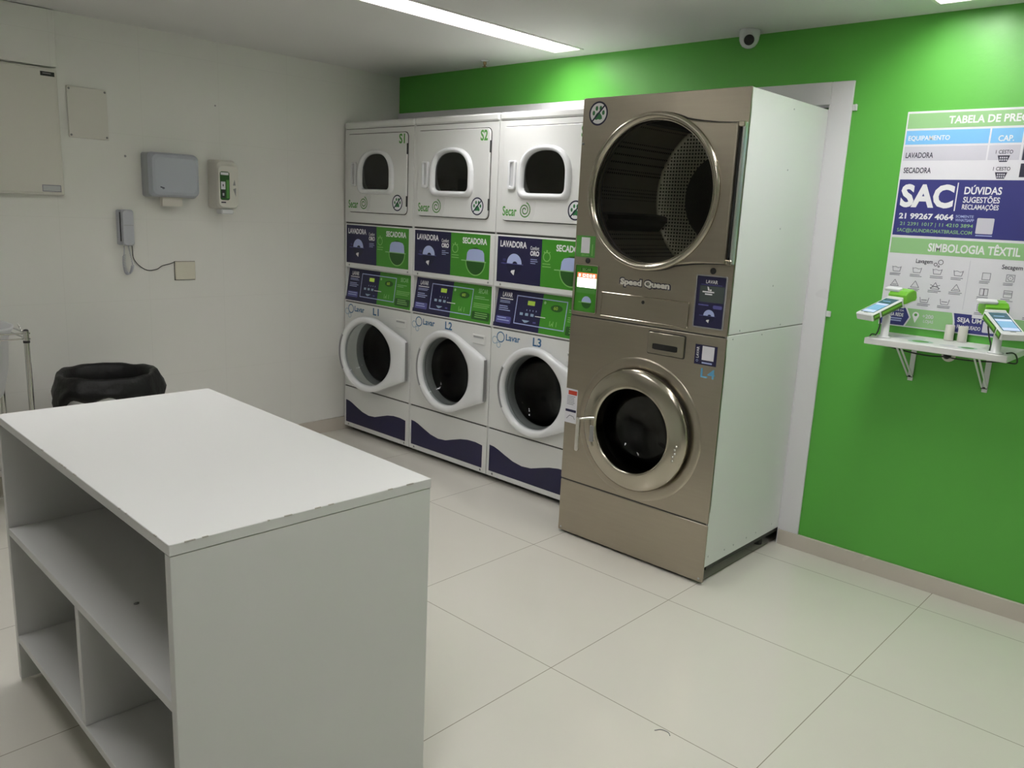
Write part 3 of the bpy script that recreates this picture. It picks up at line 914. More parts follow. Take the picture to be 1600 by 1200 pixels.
# dryer door: plate with a flared hinge side, thick ring, dark glass
def dryer_outline():
    r = 0.312; c = DCx; pts = []
    a1 = math.acos(0.127/r); n = 72
    for i in range(n+1):
        a = a1+(2*PI-2*a1)*i/n
        pts.append((c[0]+r*math.cos(a), c[1]+r*math.sin(a)))
    lo = pts[-1]; hi = pts[0]
    bot = [(lo[0]+0.237*t, lo[1]+(1.340-lo[1])*(1-(1-t)**2)) for t in (0.15, 0.35, 0.6, 0.85, 1.0)]
    top = [(hi[0]+0.237*t, hi[1]+(1.864-hi[1])*(1-(1-t)**2)) for t in (1.0, 0.85, 0.6, 0.35, 0.15)]
    return pts+bot+top
do = dryer_outline()
ddr = empty('dryer_door', (0, 0, 0), 0, tw)
mb = MB(); hole_plate(mb, do, circle(DCx[0], DCx[1], 0.285, 72), DCx, -0.032, -0.014, M_STEEL, 0.006)
mb.build('door_plate', ddr, 'steel door plate with flared hinge side')
mb = MB(); hole_plate(mb, toward(do, DCx, -0.006), circle(DCx[0], DCx[1], 0.285, 72), DCx, -0.0135, -0.0015, M_RUBBER)  # wider black outline, a painted shadow round the door plate
s_ = mb.build('door_edge_shade', ddr, 'black painted shade outlining the door')
mb = MB(); mb.lathe((DCx[0], 0, DCx[1]), (0, -1, 0), [(0.317, 0.0315), (0.317, 0.036), (0.314, 0.042), (0.305, 0.046), (0.296, 0.042), (0.288, 0.034), (0.284, 0.022), (0.284, 0.012)], M_STEEL2, 96)
mb.build('door_ring', ddr, 'bright steel door ring')
mb = MB(); mb.add([(p[0], -0.022, p[1]) for p in circle(DCx[0], DCx[1], 0.2845, 96)], [list(range(96))], M_GLASS); mb.build('door_glass', ddr, 'large round tinted glass')
mb = MB()
mb.box(0.7650, 0.7800, -0.016, -0.0005, 1.365, 1.845, M_RUBBER)
mb.box(0.7800, 0.7895, -0.018, -0.0005, 1.338, 1.866, M_ZINC, 0.002)
mb.cyl((0.7835, -0.021, 1.34), (0.7835, -0.021, 1.864), 0.005, M_ZINC, n=12)
for zz in (1.848, 1.336):
    mb.box(0.762, 0.7885, -0.029, -0.008, zz, zz+0.020, M_STEEL2, 0.003)
mb.build('door_hinge', ddr, 'long zinc door hinge')
# washer door
wdr = empty('washer_door', (0, 0, 0), 0, tw)
mb = MB(); mb.lathe((WCx[0], 0, WCx[1]), (0, -1, 0), [(0.258, -0.002), (0.258, 0.020)], M_GROOVE, 96)  # dark cylinder paints the shadow between front sheet and ring
mb.build('ring_gap_shade', wdr, 'black painted shade in the gap behind the ring')
mb = MB(); mb.lathe((WCx[0], 0, WCx[1]), (0, -1, 0), [(0.250, 0.014), (0.268, 0.018), (0.270, 0.028), (0.264, 0.036), (0.250, 0.042), (0.215, 0.052), (0.194, 0.056), (0.187, 0.054), (0.184, 0.046), (0.182, 0.010), (0.182, 0.002)], M_STEEL2, 112)
for a, rr in ((-8, 0.228), (-12, 0.233), (-16, 0.228), (-20, 0.233), (-4, 0.233)):
    mb.lathe((WCx[0]+rr*math.cos(R(a)), -0.0455, WCx[1]+rr*math.sin(R(a))), (0, -1, 0), [(0.0055, 0), (0.0055, 0.004), (0.003, 0.0055)], M_CHROME, 12, cap1=True)
for a in (196, 208):
    mb.lathe((WCx[0]+0.256*math.cos(R(a)), -0.036, WCx[1]+0.256*math.sin(R(a))), (0, -1, 0), [(0.0035, 0), (0.0035, 0.0045)], M_GREY, 10, cap1=True)
mb.build('door_ring', wdr, 'broad polished steel door ring')
mb = MB(); mb.lathe((WCx[0], 0, WCx[1]), (0, 1, 0), [(0.182, -0.044), (0.176, -0.01), (0.160, 0.06), (0.13, 0.085), (0.0, 0.09)], M_GLASS, 64); mb.build('glass_bowl', wdr, 'dark bowl shaped door glass')
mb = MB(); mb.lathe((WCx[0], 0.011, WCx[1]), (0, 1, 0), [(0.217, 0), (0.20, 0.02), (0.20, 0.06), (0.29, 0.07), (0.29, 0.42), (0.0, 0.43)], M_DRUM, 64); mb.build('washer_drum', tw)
mb = MB()
hxp = 0.148
mb.box(WCx[0]-0.212, WCx[0]-0.190, -0.0585, -0.044, 0.505, 0.580, M_GREY, 0.003)
mb.tube([(0.215, -0.052, 0.616), (0.185, -0.066, 0.612), (0.150, -0.078, 0.604), (0.142, -0.080, 0.602)], 0.0055, M_CHROME, 10)
mb.prism(rrect(0.133, 0.153, 0.452, 0.610, 0.009), 'y', -0.074, -0.084, M_CHROME, 0.003)
mb.build('door_handle', wdr, 'chrome lever handle')
# fittings on the front
mb = MB(); mb.box(0.170, 0.608, -0.003, 0.001, 1.070, 1.173, M_STEEL, 0.002)
for b_ in ((0.168, 0.610, 1.171, 1.175), (0.168, 0.610, 1.068, 1.072), (0.168, 0.172, 1.072, 1.171), (0.606, 0.610, 1.072, 1.171)):
    mb.box(b_[0], b_[1], -0.0055, 0.0, b_[2], b_[3], M_STEEL2, 0.0015)
mb.build('access_plate', tw, 'steel access plate')
k = MB(); k.lathe((0.388, -0.0031, 1.151), (0, -1, 0), [(0.008, 0), (0.0075, 0.0015)], M_BLACK, 16, cap1=True); k.build('lock', tw, 'black plate lock')
for (xx, zz) in ((0.079, 1.303), (0.702, 1.308)):
    k = MB(); k.lathe((xx, 0.0002, zz), (0, -1, 0), [(0.0125, 0), (0.0125, 0.003), (0.009, 0.004)], M_BLACK, 20, cap1=True); k.build('lock', tw, 'round black lock')
k = MB(); k.lathe((0.012, 0.0002, 1.804), (0, -1, 0), [(0.006, 0), (0.006, 0.006), (0.003, 0.008)], M_GREY, 12, cap1=True); k.build('screw', tw)
mb = MB()
hole_plate(mb, rrect(0.430, 0.606, 0.943, 1.033, 0.006), rrect(0.455, 0.577, 0.962, 0.987, 0.004), (0.516, 0.975), -0.008, 0.0005, M_STEEL2, 0.003)
mb.box(0.450, 0.582, -0.003, 0.0, 0.958, 0.991, M_BLACK)
mb.prism(rrect(0.426, 0.610, 0.939, 1.037, 0.008), 'y', 0.0003, -0.0012, M_GROOVE)
mb.build('coin_plate', tw, 'steel coin plate with black slot')
pr = Print((0, -0.0002, 0))
paw(pr, 0.084, 1.928, 0.050)
pr.build('no_animals_sticker', tw, 'round no animals sticker')
pr = Print((0, -0.0002, 0))
pr.rect(0.008, 1.317, 0.114, 1.411, M_SGREEN)
pr.on(2); pr.rect(0.036, 1.335, 0.084, 1.404, M_CARD)
pr.text('SECAR', 0.040, 1.322, 0.082, 1.331, M_PGREENLT, 0.02)
pr.rect(0.096, 1.325, 0.102, 1.375, M_PGREENLT)
pr.build('green_sticker', tw, 'green sticker with blank pale square')
for nm, lab, x0, x1, z0, z1, mm in (('dryer_control', 'green dryer control with lit display', 0.015, 0.141, 1.073, 1.283, M_PGREEN), ('washer_control', 'navy washer control with dim display', 0.635, 0.767, 1.082, 1.288, M_NAVY)):
    f = MB()
    hole_plate(f, rrect(x0-0.003, x1+0.003, z0-0.003, z1+0.003, 0.008), rrect(x0+0.002, x1-0.002, z0+0.002, z1-0.002, 0.004), ((x0+x1)/2, (z0+z1)/2), -0.005, 0.0003, M_STEEL2 if mm is M_PGREEN else M_GREY, 0.002)
    cpo = f.build(nm, tw, lab)
    pr = Print((0, -0.0008, 0))
    pr.rect(x0+0.002, z0+0.002, x1-0.002, z1-0.002, mm)
    pr.on(2)
    if mm is M_PGREEN:
        pr.rect(x0+0.03, z1-0.028, x1-0.034, z1-0.012, M_PGREENDK); pr.on(3)
        pr.text('SECAR', x0+0.036, z1-0.026, x1-0.040, z1-0.014, M_PGREENLT, 0.015)
        pr.rect(0.026, 1.183, 0.134, 1.226, M_SCRWHITE); pr.rect(0.026, 1.226, 0.134, 1.248, M_SCRRED)
        pr.on(4)
        for a, b in ((0.034, 0.044), (0.056, 0.072), (0.078, 0.090), (0.096, 0.108), (0.114, 0.124)): pr.frame(a, 1.230, b, 1.243, 0.003, M_SCRWHITE)
        pr.on(2); pr.rect(0.024, 1.158, 0.132, 1.181, M_SGREEN)
        pr.disc(0.085, 1.118, 0.028, M_PGREENDK, 24); pr.on(3)
        pr.poly([(0.085+0.027*math.cos(t), 1.118+0.027*math.sin(t)) for t in [PI*q/12 for q in range(13)]], M_LBLUE)
        pr.rect(0.040, 1.115, 0.108, 1.118, M_PGREENLT)
    else:
        pr.text('LAVAR', 0.676, 1.258, 0.728, 1.272, M_WPRINT, 0.012)
        pr.rect(0.655, 1.252, 0.748, 1.254, M_BLUESOFT)
        pr.rect(0.652, 1.184, 0.760, 1.248, M_SCRGREY)
        pr.on(3)
        pr.poly([(0.684, 1.246), (0.690, 1.244), (0.696, 1.230), (0.688, 1.230)], M_WPRINT); pr.disc(0.700, 1.232, 0.004, M_WPRINT, 10)
        pr.rect(0.664, 1.222, 0.716, 1.227, M_WPRINT); pr.rect(0.676, 1.213, 0.708, 1.218, M_WPRINT)
        pr.on(2)
        pr.bars(0.650, 1.164, 0.706, 1.174, 1, M_BLUESOFT, 0.2, 0.5)
        pr.poly(rrect(0.716, 0.756, 1.160, 1.174, 0.005), M_BLUESOFT)
        wash_dome(pr, 0.702, 1.130, 0.026, M_NAVYDK)
    pr.build('control_print', cpo)
pr = Print((0, -0.0002, 0))
pr.text('Speed Queen', 0.256, 1.204, 0.516, 1.248, M_INK, 0.13)
pr.on(4); pr.text('Speed Queen', 0.262, 1.2085, 0.510, 1.2435, M_OFFWHITE, 0.05)
pr.build('brand_lettering', tw, 'pale outlined brand lettering')
pr = Print((0, -0.0002, 0))
pr.rect(0.655, 0.931, 0.755, 1.012, M_NAVY)
pr.on(2); pr.rect(0.688, 0.951, 0.742, 1.008, M_CARD)
pr.rect(0.690, 0.937, 0.736, 0.943, M_LBLUE)
pr.ring(0.668, 0.946, 0.005, 0.0015, M_LBLUE, 14)
qv, qf = text_mesh('LAVAR', 0.02)
pr.mb.add([pr.P(0.674-0.012*p[1], 0.957+0.046*p[0]) for p in qv], qf, M_WPRINT)
pr.build('navy_sticker', tw, 'navy sticker with blank pale square')
pr = Print((0, -0.0002, 0)); pr.text('L4', 0.690, 0.880, 0.755, 0.918, M_L4, 0.012); pr.build('washer_number', tw, 'cyan L4')
pr = Print((0, -0.0002, 0))
pr.rect(-0.0+0.001, 0.548, 0.070, 0.710, M_CARD)
pr.on(2); pr.rect(0.016, 0.682, 0.066, 0.702, M_RED); pr.bars(0.010, 0.630, 0.062, 0.676, 6, M_INKGREY, 0.3, 0.35)
pr.rect(0.004, 0.600, 0.066, 0.612, M_NAVY); pr.line([(0.012, 0.566), (0.030, 0.584), (0.052, 0.580), (0.060, 0.568)], 0.003, M_INKGREY)
pr.build('warning_label', tw, 'white warning label with red header')
for xx in (0.06, TW-0.06):
    for yy in (0.07, 0.62):
        s = MB(); s.cyl((xx, yy, 0.0), (xx, yy, 0.055), 0.022, M_RUBBER, n=16); s.build('foot', tw)

# =================================================================== WORK TABLE
PH = -0.0284
tb = thing('work_table', 'white laminate folding table with open shelves below in the foreground', 'table', (3.0172, -2.3322, 0), PH)
TL, TWD, HT, TK = 1.2041, 0.6386, 0.855, 0.0235
def part(name, *boxes, label=None, m=M_LAMINATE, bev=0.0012):
    mb = MB()
    for b in boxes: mb.box(*b, m, bev)
    return mb.build(name, tb, label)
part('tabletop', (-TL, 0, -TWD, 0, HT-TK, HT))
zt = HT-TK-0.0008
mb = MB()
rc = random.Random(11)
for q in range(9):
    yy = -TWD*rc.uniform(0.03, 0.97); ln = rc.uniform(0.004, 0.022)
    mb.box(-0.0022, 0.0006, yy, yy+ln, HT-0.0022, HT+0.0003, M_CHIP)
for q in range(8):
    xx = -TL*rc.uniform(0.03, 0.97); ln = rc.uniform(0.005, 0.022)
    mb.box(xx, xx+ln, -TWD-0.0006, -TWD+0.0018, HT-0.0022, HT+0.0003, M_CHIP)
mb.build('edge_wear', tb, 'small grey chips along the top edges', kind='stuff')
part('side_panel', (-0.025, -0.001, -TWD+0.001, -0.001, 0.012, zt))
part('side_panel', (-TL+0.001, -TL+0.024, -TWD+0.001, -0.001, 0.012, zt))
part('back_panel', (-TL+0.0245, -0.0255, -0.022, -0.004, 0.13, zt))
part('shelf', (-TL+0.0245, -0.0255, -TWD+0.002, -0.0225, 0.488, 0.511))
part('bottom_shelf', (-TL+0.0245, -0.0255, -TWD+0.002, -0.0225, 0.138, 0.160))
part('divider', (-0.610, -0.586, -TWD+0.003, -0.0225, 0.1605, 0.4875))
for xx in (-0.03, -TL+0.03):
    for yy in (-TWD+0.15, -0.06):
        s = MB(); s.cyl((xx+(-0.02 if xx > -0.5 else 0.02), yy, 0), (xx+(-0.02 if xx > -0.5 else 0.02), yy, 0.137), 0.014, M_RUBBER, n=14); s.build('foot', tb, 'black foot')
s = MB(); s.lathe((-0.48, -TWD+0.105, 0.5111), (0, 0, 1), [(0.006, 0), (0.006, 0.0006), (0.003, 0.0004)], M_GREY, 12, cap1=True); s.build('screw_cap', tb, 'small dark hole in the shelf')

# =================================================================== RIGHT WALL: price board, shelf, terminals
PX0, PX1, PZ0, PZ1 = 3.234, 3.866, 1.105, 1.968
bd = thing('price_board', 'large printed price and laundry symbols board on the green wall', 'sign', ((PX0+PX1)/2, -0.0005, PZ0))
mb = MB(); ox = (PX0+PX1)/2
mb.box(PX0-ox, PX1-ox, -0.0065, 0, 0, PZ1-PZ0, M_CARD, 0.001); bp_ = mb.build('board', bd)
pr = Print((-ox, -0.0066, -PZ0))
def band(z0, z1, m, x0=PX0+0.006, x1=PX1-0.006): pr.rect(x0, z0, x1, z1, m)
band(1.902, 1.960, M_PGREENPALE)
band(1.840, 1.894, M_SKY); band(1.777, 1.832, M_CARD2); band(1.480, 1.703, mat('indigo_print', srgb(52, 54, 122), 0.4))
band(1.407, 1.470, M_PGREENPALE)
pr.on(2)
pr.text('TABELA DE PREÇOS', 3.392, 1.910, 3.712, 1.946, M_WPRINT, 0.028)
pr.text('EQUIPAMENTO', 3.250, 1.852, 3.405, 1.874, M_WPRINT, 0.018)
pr.text('CAP.', 3.575, 1.846, 3.628, 1.868, M_WPRINT, 0.018)
for xx in (3.546, 3.658, 3.762): pr.rect(xx-0.003, 1.772, xx+0.003, 1.896, M_CARD)
pr.text('LAVADORA', 3.249, 1.787, 3.353, 1.809, M_INK, 0.018)
pr.text('SECADORA', 3.249, 1.728, 3.353, 1.750, M_INK, 0.018)
for zz in (1.800, 1.738):
    pr.text('1 CESTO', 3.574, zz, 3.632, zz+0.014, M_INK, 0.015)
    pr.poly([(3.582, zz-0.006), (3.624, zz-0.006), (3.616, zz-0.030), (3.590, zz-0.030)], M_INK)
    pr.on(3)
    for r_ in range(2):
        for q in range(4):
            pr.rect(3.590+q*0.0072, zz-0.026+r_*0.009, 3.5948+q*0.0072, zz-0.020+r_*0.009, M_CARD2)
    pr.on(2)
    pr.rect(3.664, zz-0.024+0.0, 3.756, zz+0.026, M_INK)
pr.text('SAC', 3.252, 1.592, 3.452, 1.685, M_WPRINT, 0.042)
pr.rect(3.459, 1.583, 3.463, 1.692, M_WPRINT)
pr.text('DÚVIDAS', 3.487, 1.648, 3.617, 1.684, M_WPRINT, 0.026)
pr.text('SUGESTÕES', 3.487, 1.616, 3.615, 1.644, M_WPRINT, 0.02)
pr.text('RECLAMAÇÕES', 3.487, 1.586, 3.615, 1.614, M_WPRINT, 0.02)
pr.text('21 99267 4064', 3.256, 1.546, 3.462, 1.570, M_WPRINT, 0.035)
pr.text('SOMENTE', 3.470, 1.558, 3.534, 1.568, M_LBLUE, 0.015)
pr.text('WHATSAPP', 3.470, 1.543, 3.537, 1.554, M_LBLUE, 0.015)
pr.text('21 2391 1017 | 11 4210 3894', 3.264, 1.516, 3.537, 1.534, M_PGREENPALE, 0.010)
pr.text('SAC@LAUNDROMATBRASIL.COM', 3.256, 1.490, 3.537, 1.509, M_PGREENPALE, 0.010)
pr.poly(rrect(3.548, 3.608, 1.499, 1.559, 0.004), M_CARD2)
pr.bars(3.550, 1.487, 3.608, 1.494, 1, M_LBLUE, 0.0, 0.5)
pr.text('SIMBOLOGIA TÊXTIL', 3.386, 1.420, 3.714, 1.462, M_WPRINT, 0.026)
pr.text('Lavagem', 3.348, 1.366, 3.412, 1.388, M_INK, 0.012)
pr.text('Secagem', 3.660, 1.366, 3.730, 1.388, M_INK, 0.012)
for a, b, r_ in ((3.442, 1.380, 0.010), (3.424, 1.370, 0.007), (3.436, 1.363, 0.004)): pr.ring(a, b, r_, 0.002, M_INK, 16)
pr.rect(3.547, 1.200, 3.549, 1.395, M_CARD2)
def cap(x, z, w=0.05):
    pr.bars(x-w/2, z-0.012, x+w/2, z, 2, M_INKGREY, 0.3, 0.4)
for k, x in enumerate((3.277, 3.357, 3.434, 3.512)):
    z = 1.342
    pr.line([(x-0.017, z+0.010), (x-0.013, z-0.010), (x+0.013, z-0.010), (x+0.017, z+0.010)], 0.0022, M_INKGREY)
    pr.line([(x-0.017, z+0.006), (x-0.006, z+0.009), (x+0.006, z+0.005), (x+0.017, z+0.008)], 0.0018, M_INKGREY)
    cap(x, z-0.018)
    z = 1.284
    pr.line([(x-0.016, z-0.012), (x+0.016, z-0.012), (x, z+0.014), (x-0.016, z-0.012)], 0.0022, M_INKGREY)
    if k in (0, 3): pr.line([(x-0.008, z-0.006), (x+0.008, z-0.006)], 0.0022, M_INKGREY)
    if k == 2: pr.line([(x-0.018, z+0.004), (x+0.018, z-0.008)], 0.0022, M_INKGREY); pr.line([(x-0.018, z-0.008), (x+0.018, z+0.004)], 0.0022, M_INKGREY)
    cap(x, z-0.018)
    if k < 3:
        x2_ = x+0.044
        z = 1.224
        pr.line([(x2_-0.017, z+0.010), (x2_-0.013, z-0.010), (x2_+0.013, z-0.010), (x2_+0.017, z+0.010)], 0.0022, M_INKGREY)
        pr.line([(x2_-0.010, z), (x2_+0.010, z)], 0.003, M_INKGREY)
        cap(x2_, z-0.016)
for j, z in enumerate((1.338, 1.277, 1.215)):
    for k, x in enumerate((3.612, 3.695, 3.778)):
        pr.frame(x-0.015, z-0.014, x+0.015, z+0.014, 0.002, M_INKGREY)
        if (j, k) == (0, 1): pr.ring(x, z, 0.010, 0.002, M_INKGREY, 16); pr.disc(x, z, 0.002, M_INKGREY, 8)
        elif (j, k) in ((1, 0), (2, 1), (2, 2)): pr.line([(x, z-0.013), (x, z+0.013)], 0.0025, M_INK)
        elif (j, k) in ((1, 1), (0, 2)): pr.line([(x-0.012, z), (x+0.012, z)], 0.0022, M_INKGREY); pr.line([(x-0.012, z+0.005), (x+0.012, z+0.005)], 0.0022, M_INKGREY)
        cap(x, z-0.019, 0.044)
# bottom band with arrow-shaped fields
zb0, zb1 = 1.110, 1.184
IND = mat('indigo_print')
zc_ = (zb0+zb1)/2
pr.on(2)
pr.poly([(PX0+0.006, zb0), (3.335, zb0), (3.353, zc_), (3.335, zb1), (PX0+0.006, zb1)], IND)
pr.poly([(3.342, zb0), (3.522, zb0), (3.522, zb0), (3.520, zc_+0.004), (3.512, zb1), (3.342, zb1), (3.360, zc_)], M_PGREENPALE)
pr.poly([(3.529, zb0), (3.690, zb0), (3.690, zb1-0.012), (3.585, zb1-0.012), (3.585, zb1), (3.519, zb1), (3.527, zc_)], IND)
pr.rect(3.694, zb0, PX1-0.006, zb1, M_PGREENPALE)
pr.on(3)
pr.text('FAÇA PARTE DA', 3.250, 1.166, 3.330, 1.176, M_WPRINT, 0.015)
pr.text('NOSSA REDE', 3.252, 1.146, 3.330, 1.161, M_WPRINT, 0.025)
pr.bars(3.254, 1.122, 3.328, 1.140, 2, M_LBLUE, 0.1, 0.55)
pr.poly([(3.378+0.013*math.cos(t), 1.159+0.013*math.sin(t)) for t in [R(-30+240*q/16) for q in range(17)]]+[(3.378, 1.126)], M_WPRINT)
pr.text('+200', 3.404, 1.150, 3.446, 1.166, M_CARD2, 0.02); pr.text('LOJAS', 3.410, 1.128, 3.448, 1.144, M_CARD2, 0.015)
pr.text('SEJA UM', 3.535, 1.146, 3.622, 1.170, M_WPRINT, 0.025)
pr.text('FRANQUEADO', 3.537, 1.122, 3.622, 1.140, M_WPRINT, 0.015)
pr.poly(rrect(3.628, 3.672, 1.120, 1.164, 0.004), M_CARD2)
pr.on(4); pr.disc(3.378, 1.160, 0.006, M_SGREEN, 14)
pr.build('print', bp_)

# shelf on folding brackets
SZ = 1.075
sh = thing('wall_shelf', 'white wall shelf on folding brackets under the price board', 'shelf', (3.532, -0.001, SZ))
mb = MB(); mb.box(-0.252, 0.252, -0.280, 0.0, -0.025, 0, M_LAMINATE, 0.002); brd = mb.build('shelf_board', sh)
M_STK = mat('pale_green_sticker', (0.42, 0.58, 0.50), 0.4); M_STK2 = mat('pale_grey_sticker', (0.56, 0.58, 0.60), 0.4)
for a_, b_, r_, m_, m2_ in ((-0.135, -0.11, 0.060, M_STK2, None), (-0.070, -0.185, 0.046, M_STK, M_SGREEN), (0.10, -0.195, 0.034, M_STK, M_SGREEN), (0.03, -0.20, 0.028, M_STK2, None)):
    pr = Print((0, 0, 0.0001), (1, 0, 0), (0, 1, 0), (0, 0, 1)); pr.disc(a_, b_, r_, m_, 28)
    if m2_: pr.on(2); pr.disc(a_, b_, r_*0.66, m2_, 24)
    pr.build('round_sticker', brd, 'pale grey round sticker' if m2_ is None else 'green round sticker')
for xx in (-0.140, 0.139):
    mb = MB()
    mb.box(xx-0.010, xx+0.010, -0.006, 0, -0.19, -0.026, M_PLASTIC, 0.001)
    mb.box(xx-0.010, xx+0.010, -0.225, -0.004, -0.031, -0.026, M_PLASTIC, 0.001)
    for sx in (-0.008, 0.008):
        mb.tube([(xx+sx, -0.010, -0.172), (xx+sx, -0.205, -0.033)], 0.0042, M_PLASTIC, 6)
    mb.box(xx-0.011, xx+0.011, -0.018, -0.004, -0.174, -0.168, M_BLACK)
    mb.build('bracket', sh)
for k, xx in enumerate((3.523, 3.565)):
    mb = MB(); mb.lathe((0, 0, 0.0005), (0, 0, 1), [(0.0, 0.0), (0.016, 0), (0.0175, 0.002), (0.0175, 0.060), (0.016, 0.062), (0.007, 0.062), (0.006, 0.056), (0.0, 0.056)], M_OFFWHITE, 28)
    o = mb.build('paper_roll'); o.location = (xx+0.003*(2*k-1), -0.030, SZ)
    tag(o, ('small white roll standing on the wall shelf, left one of the pair', 'small white roll standing on the wall shelf, right one of the pair')[k], 'roll', 'white rolls on the wall shelf')
# wall outlet with plug under the shelf
oz = 1.012
out_ = thing('wall_outlet', 'small round wall outlet with black plug under the wall shelf', 'outlet', (3.524, -0.001, oz))
mb = MB(); mb.lathe((0, 0, 0), (0, -1, 0), [(0.026, 0), (0.026, 0.008), (0.022, 0.012), (0.0, 0.012)], M_OFFWHITE, 24); mb.build('outlet_plate', out_)
mb = MB(); mb.lathe((0, -0.0125, 0), (0, -1, 0), [(0.013, 0), (0.013, 0.02), (0.006, 0.026), (0.0, 0.026)], M_BLACK, 16); mb.build('plug', out_, 'black plug')

def smooth_path(pts, n=8):
    """Catmull-Rom through the points"""
    P = [Vector(p) for p in pts]
    P = [P[0]*2-P[1]]+P+[P[-1]*2-P[-2]]
    out = []
    for i in range(1, len(P)-2):
        for k in range(n):
            t = k/n
            a, b, c, d = P[i-1], P[i], P[i+1], P[i+2]
            out.append(0.5*((2*b)+(c-a)*t+(2*a-5*b+4*c-d)*t*t+(3*b-a-3*c+d)*t**3))
    out.append(P[-2])
    return out

def cable(name, pts, r, m, label, cat='cable'):
    mb = MB(); c = Vector(pts[0])
    mb.tube([p-c for p in smooth_path(pts)], r, m, 8)
    o = mb.build(name); o.location = c
    return tag(o, label, cat)
def terminal(c, yaw, tilt, base, label, cables):
    """card terminal: tilted slab on a post; local x = right of the user, y = towards the printer end, z = up from the screen"""
    t = thing('card_terminal', label, 'card terminal', (base[0], base[1], SZ+0.0005), group='card terminals on the wall shelf')
    w, l, th = 0.084, 0.167, 0.030
    Ly = Vector((math.cos(yaw)*math.cos(tilt), math.sin(yaw)*math.cos(tilt), math.sin(tilt)))
    Lx = Vector((math.sin(yaw), -math.cos(yaw), 0))
    Lz = Lx.cross(Ly)
    bs = Vector((base[0], base[1], SZ+0.0005))
    def xf(o):
        o.matrix_basis = Matrix.Translation(Vector(c)-bs) @ Matrix((Lx, Ly, Lz)).transposed().to_4x4()
        return o
    mb = MB(); mb.lathe((0, 0, 0), (0, 0, 1), [(0.0, 0), (0.026, 0), (0.026, 0.004), (0.0155, 0.007), (0.0150, 0.085), (0.012, 0.090), (0.0, 0.090)], M_PLASTIC, 28); mb.build('post', t)
    mb = MB(); mb.box(-w/2, w/2, -l/2, l/2, -th, 0, M_PLASTIC, 0.004)
    body = xf(mb.build('body', t))
    mb = MB()
    for sx in (-1, 1):
        for a, b in ((-l/2+0.006, -l/2+0.038), (-l/2+0.048, l/2-0.010)):
            mb.box(sx*(w/2-0.001), sx*(w/2+0.0025), a, b, -th+0.002, -0.005, M_TGREENDK, 0.001)
            mb.box(sx*(w/2+0.001), sx*(w/2+0.0032), a+0.003, b-0.003, -th+0.011, -0.009, M_TGREEN, 0.001)
    xf(mb.build('side_inset', t, 'dark green side insets'))
    pr = Print((0, 0, 0.0002), (1, 0, 0), (0, 1, 0), (0, 0, 1))
    sx, y0, y1 = w/2-0.009, -l/2+0.018, l/2-0.010
    pr.rect(-sx, y0, sx, y1, M_SCRDARK)
    pr.on(2)
    sx -= 0.004
    yy = y0+0.004
    for f, m in ((0.16, M_SCRPALE), (0.34, M_SCRBLUE), (0.12, M_SCRPALE)):
        pr.rect(-sx, yy, sx, yy+(y1-y0)*f-0.001, m); yy += (y1-y0)*f
    pr.rect(-sx*0.8, y1-0.030, sx*0.5, y1-0.025, M_SCRBLUE)
    pr.rect(-0.010, y0-0.008, 0.010, y0-0.002, M_GREY)
    xf(pr.build('screen', t, 'lit blue screen'))
    # printer hump: lime green rounded housing at the far end, white paper cover across it
    mb = MB()
    hump = [(-0.030, -0.022), (0.024, -0.030), (0.034, -0.018), (0.036, 0.008), (0.024, 0.020), (-0.006, 0.022), (-0.024, 0.012)]
    mb.prism([(l/2+0.032+a, b) for a, b in hump], 'x', -w/2+0.006, w/2+0.008, M_TGREEN, 0.006)
    mb.box(w/2+0.004, w/2+0.0075, l/2+0.006, l/2+0.062, -0.028, -0.022, M_PLASTIC)
    xf(mb.build('printer_housing', t, 'lime green printer housing'))
    mb = MB(); mb.box(-w/2+0.004, w/2-0.004, l/2-0.002, l/2+0.010, -th-0.010, 0.004, M_PLASTIC, 0.003)
    mb.box(-w/2-0.022, w/2-0.034, l/2+0.018, l/2+0.042, 0.018, 0.031, M_PLASTIC, 0.003)
    xf(mb.build('paper_cover', t))
    mb = MB()
    cc = Vector(c)-bs-Lz*(th+0.002)
    mb.tube([(0, 0, 0.080), (0, 0, 0.092), cc], 0.010, M_PLASTIC, 12)
    mb.build('knuckle', t)
    for pts in cables:
        mb = MB(); mb.tube([p-bs for p in smooth_path(pts)], 0.0028, M_BLACK, 8); mb.build('power_cable', t, 'black cable')
    return t
terminal((3.301, -0.226, 1.200), 1.149, 0.377, (3.329, -0.205), 'white and green card terminal on a post at the left end of the shelf',
         [[(3.522, -0.0425, 1.010), (3.47, -0.10, 1.012), (3.40, -0.17, 1.028), (3.34, -0.20, 1.042), (3.29, -0.21, 1.046), (3.272, -0.205, 1.060), (3.275, -0.190, 1.0795), (3.292, -0.184, 1.0785)],
          [(3.300, -0.195, 1.150), (3.300, -0.185, 1.125), (3.296, -0.180, 1.100), (3.290, -0.182, 1.079)]])
terminal((3.749, -0.237, 1.190), 2.229, 0.378, (3.735, -0.240), 'white and green card terminal on a post at the right end of the shelf',
         [[(3.768, -0.225, 1.0785), (3.780, -0.19, 1.078), (3.789, -0.165, 1.065), (3.786, -0.13, 1.034), (3.74, -0.10, 1.028), (3.64, -0.075, 1.014), (3.56, -0.060, 1.010), (3.526, -0.0425, 1.012)],
          [(3.690, -0.165, 1.200), (3.680, -0.160, 1.170), (3.690, -0.170, 1.130), (3.705, -0.190, 1.100), (3.708, -0.205, 1.0785)]])

